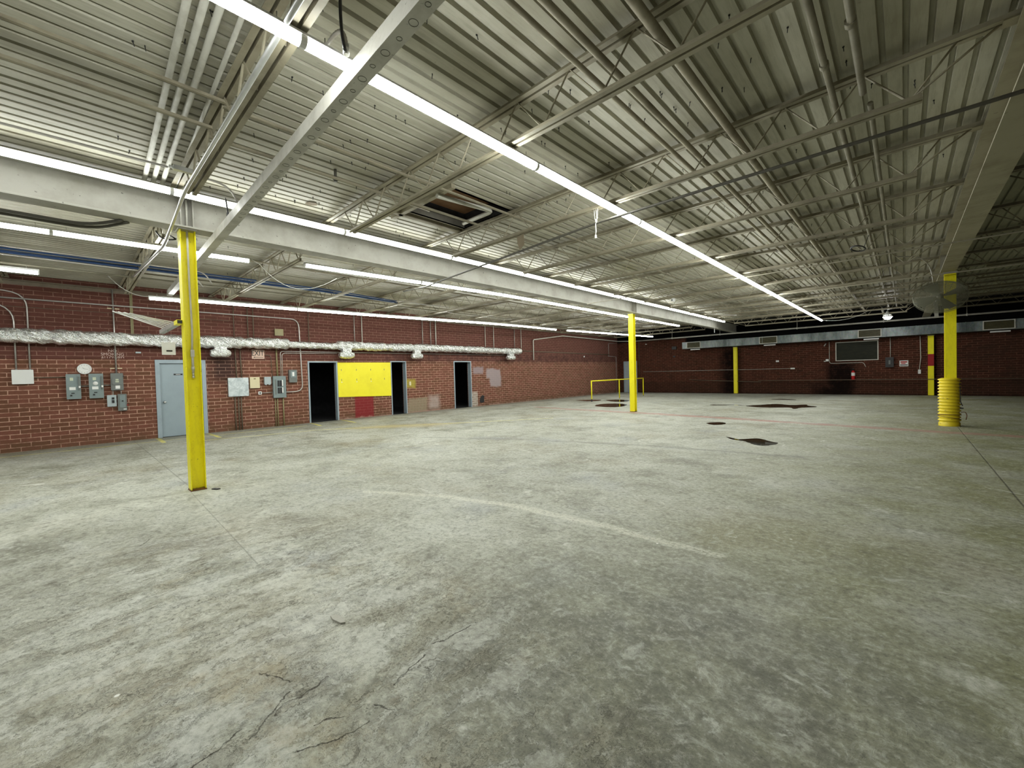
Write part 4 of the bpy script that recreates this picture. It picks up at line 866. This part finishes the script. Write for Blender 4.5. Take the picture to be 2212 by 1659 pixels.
# ================================================================== FOIL DUCT
g = thing('foil_duct', 'long foil-wrapped round duct along the left brick wall with drop outlets', 'duct', (-15.33, 0, 2.79))
def foil_run(y0, y1, r, zc=0.0, wr=.018, seed=1, endr=True):
    rnd = random.Random(seed); n = int((y1-y0)/.045)+1; k_ = 30; vs = []
    ph = [rnd.uniform(0, 6.28) for _ in range(6)]
    cuff = {}
    q = y0+1.1
    while q < y1-.4: cuff[round((q-y0)/.045)] = 1; q += rnd.uniform(1.0, 1.5)
    prev = [0]*k_
    for i in range(n):
        yy = y0+(y1-y0)*i/(n-1); rr = r*(1+.03*math.sin(yy*2.1+ph[0])+.02*math.sin(yy*5+ph[1]))
        if endr and (i == 0 or i == n-1): rr *= .55
        if endr and (i == 1 or i == n-2): rr *= .9
        for c_ in cuff:
            if abs(i-c_) <= 2: rr *= (1-.06*(3-abs(i-c_)))
        for j in range(k_):
            a_ = 2*PI*j/k_
            prev[j] = .55*prev[(j-1) % k_]+.45*rnd.uniform(-1, 1)
            d_ = rr+wr*prev[j]*.55+wr*.5*math.sin(7*a_+yy*11+ph[2])*math.sin(yy*3+ph[3]+a_)+wr*.4*math.sin(23*yy+a_*2)
            vs.append((d_*math.cos(a_), yy, zc+d_*math.sin(a_)*.98-.01*math.sin(yy*.9)))
    fs = [(i*k_+j, i*k_+(j+1) % k_, (i+1)*k_+(j+1) % k_, (i+1)*k_+j) for i in range(n-1) for j in range(k_)]
    mb = MB().add(vs, fs, True)
    mb.add(vs[:k_], [tuple(range(k_-1, -1, -1))]); mb.add(vs[-k_:], [tuple(range(k_))]); return mb
foil_run(-6, 5.25, .178, .0, .026, seed=3).build('duct_run', M['foil'], g)
foil_run(5.15, 7.0, .115, -.02, .024, seed=4).build('duct_run', M['foil'], g)
foil_run(6.85, 17.1, .165, .02, .026, seed=5).build('duct_run', M['foil'], g)
for i, (yc, hw_) in enumerate(((3.25, .26), (7.23, .28), (10.35, .26), (16.25, .30))):
    mb = MB(); rnd = random.Random(20+i); vs = []; n = 9; k_ = 20
    for a in range(n):
        t = a/(n-1); yy = yc-hw_+2*hw_*t; rr = .13*(1-abs(2*t-1)**5*.35)
        for j in range(k_):
            q = 2*PI*j/k_; d_ = rr+.012*rnd.uniform(-1, 1); vs.append((.05+d_*math.cos(q)*1.1, yy, -.34+d_*math.sin(q)*.98))
    mb.add(vs, [(a*k_+j, a*k_+(j+1) % k_, (a+1)*k_+(j+1) % k_, (a+1)*k_+j) for a in range(n-1) for j in range(k_)], True)
    mb.add(vs[:k_], [tuple(range(k_-1, -1, -1))]); mb.add(vs[-k_:], [tuple(range(k_))])
    mb.box((-.06, yc-hw_*.6, -.28), (.12, yc+hw_*.6, -.08))
    mb.build('drop_outlet', M['foil'], g)

# ================================================================== FAR WALL
g = thing('metal_duct', 'rectangular galvanised duct along the top of the far wall', 'duct', (-10.55, 27.6, 2.91))
LD = 19.6
MB().box((0, 0, 0), (LD, .62, .43)).build('duct_body', M['galv'], g)
for xx in (2.25, 4.6, 7.5, 9.9, 11.0, 12.6, 15.5, 18.2): MB().box((xx-.015, -.012, -.01), (xx+.015, .63, .44)).build('seam', M['galv'], g)
for i, (xa, xb) in enumerate(((.30, 1.16), (4.45, 5.35), (8.87, 9.77), (13.1, 14.03), (17.3, 18.2))):
    gr = MB().box((xa, -.03, .02), (xb, -.0, .055)).box((xa, -.03, .385), (xb, 0, .42)).box((xa, -.03, .055), (xa+.035, 0, .385)).box((xb-.035, -.03, .055), (xb, 0, .385)).build('grille', M['pipe_w'], g)
    m_ = MB().box((xa+.035, -.006, .055), (xb-.035, -.002, .385)); m_.build('grille_dark', M['pane'], gr)
    m_ = MB()
    for q in range(10): m_.box((xa+.035, -.018, .07+.031*q), (xb-.035, -.008, .076+.031*q))
    m_.build('louvres', M['pipe_g'], gr)
    o = MB().box((0, 0, 0), (.58, .05, .055)).build('strip_light', M['white'], None, (-10.55+xa+.22, 27.62, 2.81)); tag(o, 'unlit white strip below the %s grille of the metal duct' % ['leftmost', 'second', 'middle', 'fourth', 'last'][i], 'strip')
g = bpy.data.objects.new('window_1', None); COL.objects.link(g); g.location = (-2.66, FY, 1.79); g['kind'] = 'structure'
MB().box((0, -.02, 0), (.04, .1, 1.01)).box((1.70, -.02, 0), (1.74, .1, 1.01)).box((.04, -.02, 0), (1.70, .1, .04)).box((.04, -.02, .97), (1.70, .1, 1.01)).build('window_frame', M['pipe_w'], g)
MB().box((.04, .03, .04), (1.70, .045, .97)).build('pane', M['pane'], g)
g = thing('fire_extinguisher', 'red fire extinguisher with white label on the far wall', 'fire extinguisher', (-1.92, FY-.09, .78))
MB().lathe((0, 0, 0), [(0, 0), (.07, 0), (.08, .02), (.08, .40), (.055, .47), (.02, .50), (0, .50)], 18).build('cylinder', M['redx'], g)
MB().lathe((0, 0, 0), [(.0815, .22), (.0815, .38)], 18).build('label_band', M['paper'], g)
MB().tube([(0, 0, .5), (0, 0, .56)], .02, 8).box((-.02, -.07, .55), (.02, .02, .58)).box((-.015, -.08, .59), (.015, .02, .61)).build('handle', M['black'], g)
MB().tube(bend([(.0, -.03, .54), (-.09, -.03, .5), (-.10, -.02, .2)], .06), .009, 6).build('hose', M['black'], g)
g = thing('safety_sign', 'small white sign with red lettering on the far wall', 'sign', (.02, FY-.008, 1.575))
MB().box((-.16, 0, -.145), (.16, .006, .145)).build('plate', M['paper'], g)
MB().box((-.12, -.002, .04), (.12, 0, .10)).build('printed_line', M['redx'], g); MB().box((-.14, -.002, -.10), (.14, 0, -.06)).build('printed_line', M['black'], g); MB().box((-.10, -.002, -.03), (.06, 0, .01)).build('printed_line', M['redx'], g)
def fbox(name, label, cat, x0, x1, z0, z1, m, d=.08):
    o = MB().box((0, -d, 0), (x1-x0, 0, z1-z0)).build(name, M[m], None, (x0, FY, z0)); return tag(o, label, cat)
o = fbox('switch_box', 'dark switch box right of the high far window', 'electrical box', -.66, -.35, 1.40, 1.90, 'dark', .12); MB().box((.12, -.135, .15), (.19, -.12, .35)).build('lever', M['eboxd'], o)
fbox('outlet', 'white box at the end of the drop conduit near the banded column', 'outlet', .52, .62, 1.05, 1.25, 'white', .06)
fbox('outlet', 'small white plate alone on the dark brick of the far wall', 'outlet', -5.42, -5.27, 1.86, 1.95, 'white', .04); fbox('outlet', 'white box at the right end of the thin wall conduit', 'outlet', -4.70, -4.50, 1.42, 1.50, 'white', .05)
fbox('dark_box', 'dark box just under the lone white plate', 'electrical box', -5.40, -5.24, 1.68, 1.80, 'brick_f', .05)
fbox('dark_box', 'dark bell-shaped box high on the far wall near the corner', 'electrical box', -11.5, -11.2, 2.95, 3.15, 'dark', .08); fbox('dark_box', 'round dark knob on the far wall near the corner', 'electrical box', -11.45, -11.3, 2.42, 2.52, 'dark', .05)
o = MB().lathe((0, 0, 0), [(0, .05), (.05, .04), (.06, 0), (0, 0)], 12, 'z').build('detector', M['white'], None, (-13.35, FY-.07, 3.42)); tag(o, 'small white detector high at the far left corner', 'detector')
YF = FY-.03
pipe('conduit', 'thin conduit running level along the far wall', [(-13.6, YF, 1.49), (-4.7, YF, 1.46)], .012, 'pipe_w')
pipe('conduit', 'dark lower pipe on the far wall left of the plain column', [(-10.4, YF, .88), (-6.2, YF, .70)], .022, 'pipe_b')
pipe('conduit', 'conduit dropping past the left side of the far window', bend([(-2.92, YF, 2.85), (-2.92, YF, 1.68), (-1.5, YF, 1.68), (-1.42, YF, 1.45)], .12), .014, 'pipe_w')
pipe('conduit', 'thin conduit down to the dark switch box', [(-.47, YF, 2.88), (-.47, YF, 1.9)], .014, 'pipe_w')
pipe('conduit', 'conduit dropping to the white box near the banded column', [(.60, YF, 2.88), (.62, YF, 1.8), (.57, YF, 1.25)], .018, 'pipe_w')
g = thing('alarm_light', 'small white twin-head fitting left of the far window', 'emergency light', (-3.05, FY-.1, 1.80)); MB().box((-.02, -.03, 0), (.10, .07, .12)).build('body', M['white'], g); MB().lathe((-.06, -.02, -.02), [(0, .05), (.05, .05), (.04, 0), (0, 0)], 10).build('lamp_head', M['white'], g)
o = MB().tube([(0, 0, 0), (.10, 0, .16)], .03, 8).build('pipe_fitting', M['emt'], None, (-3.15, FY-.05, 2.62)); tag(o, 'small tilted bright fitting under the duct left of the window', 'fitting')

# ================================================================== FAN
g = thing('circulation_fan', 'big round caged fan fixed to the right column, tilted down', 'fan', (.65, 14.38, 3.14))
g.rotation_euler = (math.radians(-36), 0, 0)
R = .47
mb = MB()
for i in range(1, 31): 
    rr = R*i/30; dome = -.09*(1-(rr/R)**2)
    mb.torus((0, dome-.04, 0), (0, 1, 0), rr, .0028, 40, 3)
mb.torus((0, 0, 0), (0, 1, 0), R, .008, 48, 6)
mb.build('front_guard', M['fan'], g)
mb = MB()
for i in range(3, 27, 1):
    rr = R*i/26; mb.torus((0, .06+.07*(1-(rr/R)**2), 0), (0, 1, 0), rr, .0028, 40, 3)
for i in range(24):
    a_ = 2*PI*i/24; mb.tube([(.08*math.cos(a_), .13, .08*math.sin(a_)), (R*.7*math.cos(a_), .10, R*.7*math.sin(a_)), (R*math.cos(a_), .0, R*math.sin(a_))], .003, 4)
mb.build('rear_guard', M['fan'], g)
for i in range(4):
    a_ = PI/2*i+.4; c_, s_ = math.cos(a_), math.sin(a_); pts = []
    for (u_, v_, w_) in ((.06, -.03, -.01), (.40, -.14, -.035), (.43, .02, .0), (.38, .13, .035), (.06, .04, .015)):
        pts.append((u_*c_-v_*s_, w_, u_*s_+v_*c_))
    MB().prism(pts, (0, .004, 0)).build('blade', M['fan'], g)
MB().lathe((0, 0, 0), [(0, -.05), (.05, -.045), (.06, -.01), (.06, .03), (0, .04)], 16, 'y').build('hub', M['fan'], g)
MB().lathe((0, 0, 0), [(0, .04), (.07, .05), (.075, .20), (.05, .26), (0, .27)], 16, 'y').build('motor', M['fan'], g)
MB().box((-.10, .27, -.02), (.10, .29, .12)).box((-.10, .20, -.48), (-.03, .215, .10)).box((-.10, .20, .1), (-.02, .215, .52)).tube([(.0, .25, .0), (.18, .34, -.12)], .02, 8).build('mount_bracket', M['girder'], g)
pipe('conduit', 'white cable looping from the roof down to the caged fan', bend([(-.1, 13.6, 4.1), (.3, 14.1, 4.12), (.50, 14.5, 3.9), (.56, 14.65, 3.45)], .3), .014, 'emt')

# ================================================================== SMALL OVERHEAD THINGS
g = thing('high_bay_lamp', 'bright round lamp burning under the roof near the far wall', 'lamp', (-.5, 25.0, 3.70))
MB().lathe((0, 0, 0), [(0, -.17), (.09, -.15), (.15, -.06), (.15, .02), (.08, .08)], 16).build('bulb', M['lamp'], g)
MB().lathe((0, 0, 0), [(.17, -.05), (.14, .06), (.06, .14), (.04, .2), (0, .2)], 18).build('reflector', M['white'], g); MB().tube([(0, 0, .2), (0, 0, .55)], .015, 6).build('stem', M['emt'], g)
g = thing('cable_coil', 'black cable coil hung up in the joists', 'cable', (-.63, 10.55, 3.80))
m_ = MB()
for i in range(5): m_.torus((0, .0+.006*i, .003*i), (.2+.02*i, .3, 1), .105+.006*(i % 3), .008, 24, 5)
m_.build('coil', M['black'], g); MB().tube([(0.08, .05, .0), (.165, .05, .26)], .006, 5).build('tie', M['black'], g)
g = thing('security_camera', 'small white camera under the joists near the left girder', 'camera', (-5.3, 13.2, 3.79))
MB().lathe((0, 0, 0), [(0, 0), (.05, 0), (.055, .03), (0, .04)], 14).build('mount', M['white'], g); MB().box((-.035, -.10, -.07), (.035, .05, 0)).build('housing', M['white'], g); MB().box((-.02, -.102, -.055), (.02, -.1, -.02)).build('lens', M['black'], g)
g = thing('pull_cord', 'knotted white cord dangling from the thin pipe beside the tube row', 'cord', (-3.12, 5.13, 3.66))
MB().tube([(0, 0, 0), (-.01, 0, -.05), (-.005, 0, -.14), (-.012, 0, -.19)], .007, 6).tube([(-.02, 0, .02), (-.03, 0, .18)], .004, 5).tube([(0.01, 0, .02), (.0, 0, .2)], .004, 5).tube([(0.02, 0, .02), (.03, 0, .2)], .004, 5).build('strand', M['cord'], g)
MB().box((-.022, -.01, -.235), (0, .01, -.19)).build('plug', M['cord'], g); MB().torus((0, 0, 0), (1, .2, 0), .022, .008, 12, 5).build('knot', M['cord'], g)
o = MB().prism([(0, 0, 0), (.14, 0, .02), (.15, 0, -.16), (.04, .01, -.22), (.0, 0, -.1)], (0, .003, 0)).build('hanging_paper', M['kraft'], None, (-4.6, 5.12, 3.80)); tag(o, 'brown torn paper hanging from the second joist', 'paper')
o = MB().prism([(0, 0, 0), (.10, .02, 0), (.13, .12, 0), (.05, .16, 0), (-.03, .08, 0)], (0, 0, .006)).build('peeled_patch', M['kraft'], None, (-6.75, 2.62, CEIL-.015)); tag(o, 'brown scrap stuck to the deck by the girder', 'scrap')
g = thing('flexible_conduit', 'ribbed flexible conduit end with fitting sprouting from the trunking', 'conduit', (-2.72, 1.36, 3.735))
pts = arc((0, 0, 0), (.02, .0, .26), (-.30, -.0, .21), 28); m_ = MB().tube(pts, [(.015 if i % 2 else .0115) for i in range(29)], 10); m_.build('flex_hose', M['emt'], g); MB().tube([(-.30, 0, .21), (-.37, 0, .19)], .019, 10).build('fitting', M['emt'], g); MB().tube([(0, 0, -.01), (0, 0, .06)], .02, 10).build('fitting', M['chrome'], g)
o = MB().tube(arc((0, 0, 0), (-.06, 0, .18), (-.035, 0, .42), 8), [.011]*8+[.006], 8).build('black_cord', M['black'], None, (-2.70, 1.34, 3.74)); tag(o, 'stiff black cord standing up from the trunking by the middle light row', 'cord')
o = MB().tube(arc((0, 0, 0), (-.05, 0, .12), (-.12, 0, .28), 8), [.010]*8+[.005], 8).build('black_cord', M['black'], None, (-6.55, 1.55, 3.76)); tag(o, 'black cord standing up from the trunking by the girder', 'cord')
g = thing('torn_strap', 'dark torn strip hanging down the girder web by the nearest column', 'strap', (-7.33, 1.72, 3.86)); MB().prism([(0, -.01, .22), (0, .012, .2), (0, .02, .05), (0, -.03, -.02), (0, -.02, .05)], (.004, 0, 0)).build('strip', M['dark'], g); MB().tube([(0, -.02, -.01), (0, -.035, -.09)], .003, 5).build('tail', M['dark'], g)
pipe('loose_wire', 'white loose wire looping between tube lights and joist in the left bay', [(-8.75, 2.40, 3.80)]+arc((-9.0, 2.6, 3.8), (-9.9, 3.5, 3.25), (-9.0, 4.1, 3.75), 12), .007, 'cord', 'wire')
pipe('loose_wire', 'thin wire curving to the near end of the wall-side light row', arc((-12.9, .7, 4.0), (-12.6, 1.0, 3.5), (-12.5, 1.35, 3.55), 10), .007, 'cord', 'wire')
pipe('loose_wire', 'short wire dangling under the wall-side light row', arc((-12.48, 1.75, 3.55), (-12.48, 2.1, 3.35), (-12.48, 2.02, 3.2), 8), .006, 'cord', 'wire')
pipe('loose_wire', 'wire sagging from the far end of the middle light row', arc((-2.8, 24.95, 3.75), (-1.9, 25.0, 3.55), (-1.2, 25.2, 4.0), 12), .008, 'cord', 'wire')
pipe('loose_wire', 'black wires tangled beside the head of the nearest column', arc((-7.85, .95, 3.76), (-7.8, 1.0, 3.60), (-7.6, 1.14, 3.62), 8)+arc((-7.6, 1.14, 3.62), (-7.72, 1.05, 3.72), (-7.8, 1.1, 3.70), 6), .010, 'black', 'wire')
# exit-style hanging stub
o = MB().box((-.012, -.012, 0), (.012, .012, .26)).build('drop_rod', M['white'], None, (-7.4, 23.9, 3.5)); tag(o, 'short white rod hanging from the far end of the girder', 'rod')
# deck screws
me = MB().tube([(0, 0, 0), (.003, 0, -.045)], .0035, 5).prism([(-.007, -.003, -.012), (.007, -.003, -.012), (.007, .003, -.012), (-.007, .003, -.012)], (0, 0, .012)).mesh('deck_screw', M['black'])
rnd = random.Random(5); ns = 0; spots = []
while ns < 300:
    xx = rnd.uniform(-13.5, .6) if rnd.random() < .35 else rnd.uniform(-6.9, .6); yy = rnd.uniform(.4, 12.0) if rnd.random() < .4 else rnd.uniform(.3, 5.5)
    if (HX0-.2 < xx < HX1+.2 and HY0-.3 < yy < HY1+.3) or abs(xx-G1) < .25 or xx/max(yy, .1) < -14 or abs((yy-JY0)/JS-round((yy-JY0)/JS))*JS < .15: continue
    xx = WX-.3+.1524*round((xx-WX+.3)/.1524)+.04
    o = bpy.data.objects.new('deck_screw', me); COL.objects.link(o); o.location = (xx, yy, CEIL); o.rotation_euler = (rnd.uniform(-.15, .15), rnd.uniform(-.15, .15), rnd.uniform(0, 6))
    tag(o, 'short dark screw tip poking down through the corrugated deck', 'screw', 'screws through the roof deck'); ns += 1

# ================================================================== FLOOR THINGS
g = thing('guard_rail', 'low yellow three-post guard rail near the far left corner', 'guard rail', (-12.0, 18.9, 0))
for yy in (0, 2.95, 6.0): MB().tube([(0, yy, .0), (0, yy, 1.09)], .032, 10).build('post', M['rail'], g)
MB().tube([(0, -.03, 1.09), (0, 6.03, 1.09)], .032, 10).build('top_rail', M['rail'], g)
MB().lathe((0, 0, 0), [(.034, 0), (.034, .13)], 10).build('post_foot', M['dark'], g)
def puddle(label, pts, seed):
    rnd = random.Random(seed); cx = sum(p[0] for p in pts)/len(pts); cy = sum(p[1] for p in pts)/len(pts); out = []
    n = len(pts)
    for i in range(n):
        a, b = Vector(pts[i]+(0,)), Vector(pts[(i+1) % n]+(0,)); p0, p3 = Vector(pts[i-1]+(0,)), Vector(pts[(i+2) % n]+(0,))
        for q in range(6):
            t = q/6; v_ = .5*((2*a)+(b-p0)*t+(2*p0-5*a+4*b-p3)*t*t+(3*a-p0-3*b+p3)*t**3); nn = (b-a).length*.03
            out.append((v_.x-cx+rnd.uniform(-nn, nn), v_.y-cy+rnd.uniform(-nn, nn), 0.0))
    m_ = len(out)
    o = MB().add(out+[(p[0], p[1], .003) for p in out], [tuple(range(m_-1, -1, -1)), tuple(range(m_, 2*m_))]+[(i, (i+1) % m_, (i+1) % m_+m_, i+m_) for i in range(m_)]).build('puddle', M['water'], None, (cx, cy, .0005))
    tag(o, label, 'puddle')
puddle('broad brown puddle farthest to the right, before the far wall', [(-4.7, 19.0), (-4.3, 19.9), (-3.9, 20.5), (-3.3, 20.1), (-2.9, 20.5), (-2.75, 20.0), (-2.4, 19.5), (-2.8, 18.9), (-2.95, 18.3), (-3.2, 18.8), (-3.9, 18.5)], 1)
puddle('thin ring-like wet streak left of the broad puddle', [(-6.1, 18.95), (-5.9, 19.3), (-5.1, 19.35), (-4.6, 19.05), (-5.1, 19.2), (-5.8, 19.15), (-5.95, 18.97), (-5.4, 18.85), (-5.9, 18.85)], 2)
puddle('small oval puddle on the faded red line', [(-4.13, 12.5), (-4.0, 12.85), (-3.78, 12.9), (-3.65, 12.55), (-3.85, 12.22)], 3)
puddle('dark leaf-shaped puddle nearest the camera', [(-2.95, 10.2), (-2.72, 10.05), (-2.62, 10.0), (-2.42, 10.25), (-2.28, 10.3), (-2.05, 10.05), (-1.86, 9.85), (-2.0, 9.45), (-2.2, 9.45), (-2.45, 9.78), (-2.65, 9.85), (-2.78, 9.95)], 4)
puddle('brown puddle left of the slim mid-floor column', [(-10.4, 16.6), (-10.7, 17.6), (-10.2, 18.2), (-9.5, 17.9), (-9.1, 17.0), (-9.3, 16.3), (-9.9, 16.3)], 5)
puddle('smaller puddle behind the one by the mid-floor column', [(-11.9, 20.2), (-11.5, 20.8), (-10.8, 20.6), (-10.4, 19.8), (-10.6, 19.3), (-11.2, 19.5)], 6)
puddle('thin wet streak at the foot of the guard rail', [(-13.4, 19.5), (-13.0, 20.2), (-12.3, 20.3), (-12.0, 19.5), (-12.4, 19.1), (-12.9, 19.3)], 7)
puddle('faint wet streak at the foot of the far wall', [(-4.7, 23.4), (-4.3, 23.75), (-3.8, 23.6), (-3.7, 23.3), (-4.2, 23.3)], 8)
o = MB().prism([(-.07, -.02, 0), (-.02, -.028, 0), (.06, -.012, 0), (.075, .012, 0), (.01, .024, 0), (-.06, .014, 0)], (0, 0, .012)).build('concrete_flake', M['wood'], None, (-2.66, 1.14, 0)); tag(o, 'pale slab-shaped flake lying on the chalky floor joint', 'debris')
o = MB().prism([(-.05, -.02, 0), (.06, -.03, 0), (.07, .02, 0), (-.04, .03, 0)], (0, 0, .012)).build('shim', M['black'], None, (-7.30, 1.42, 0)); o.rotation_euler = (0, 0, .5); tag(o, 'flat black scrap at the foot of the nearest column', 'debris')
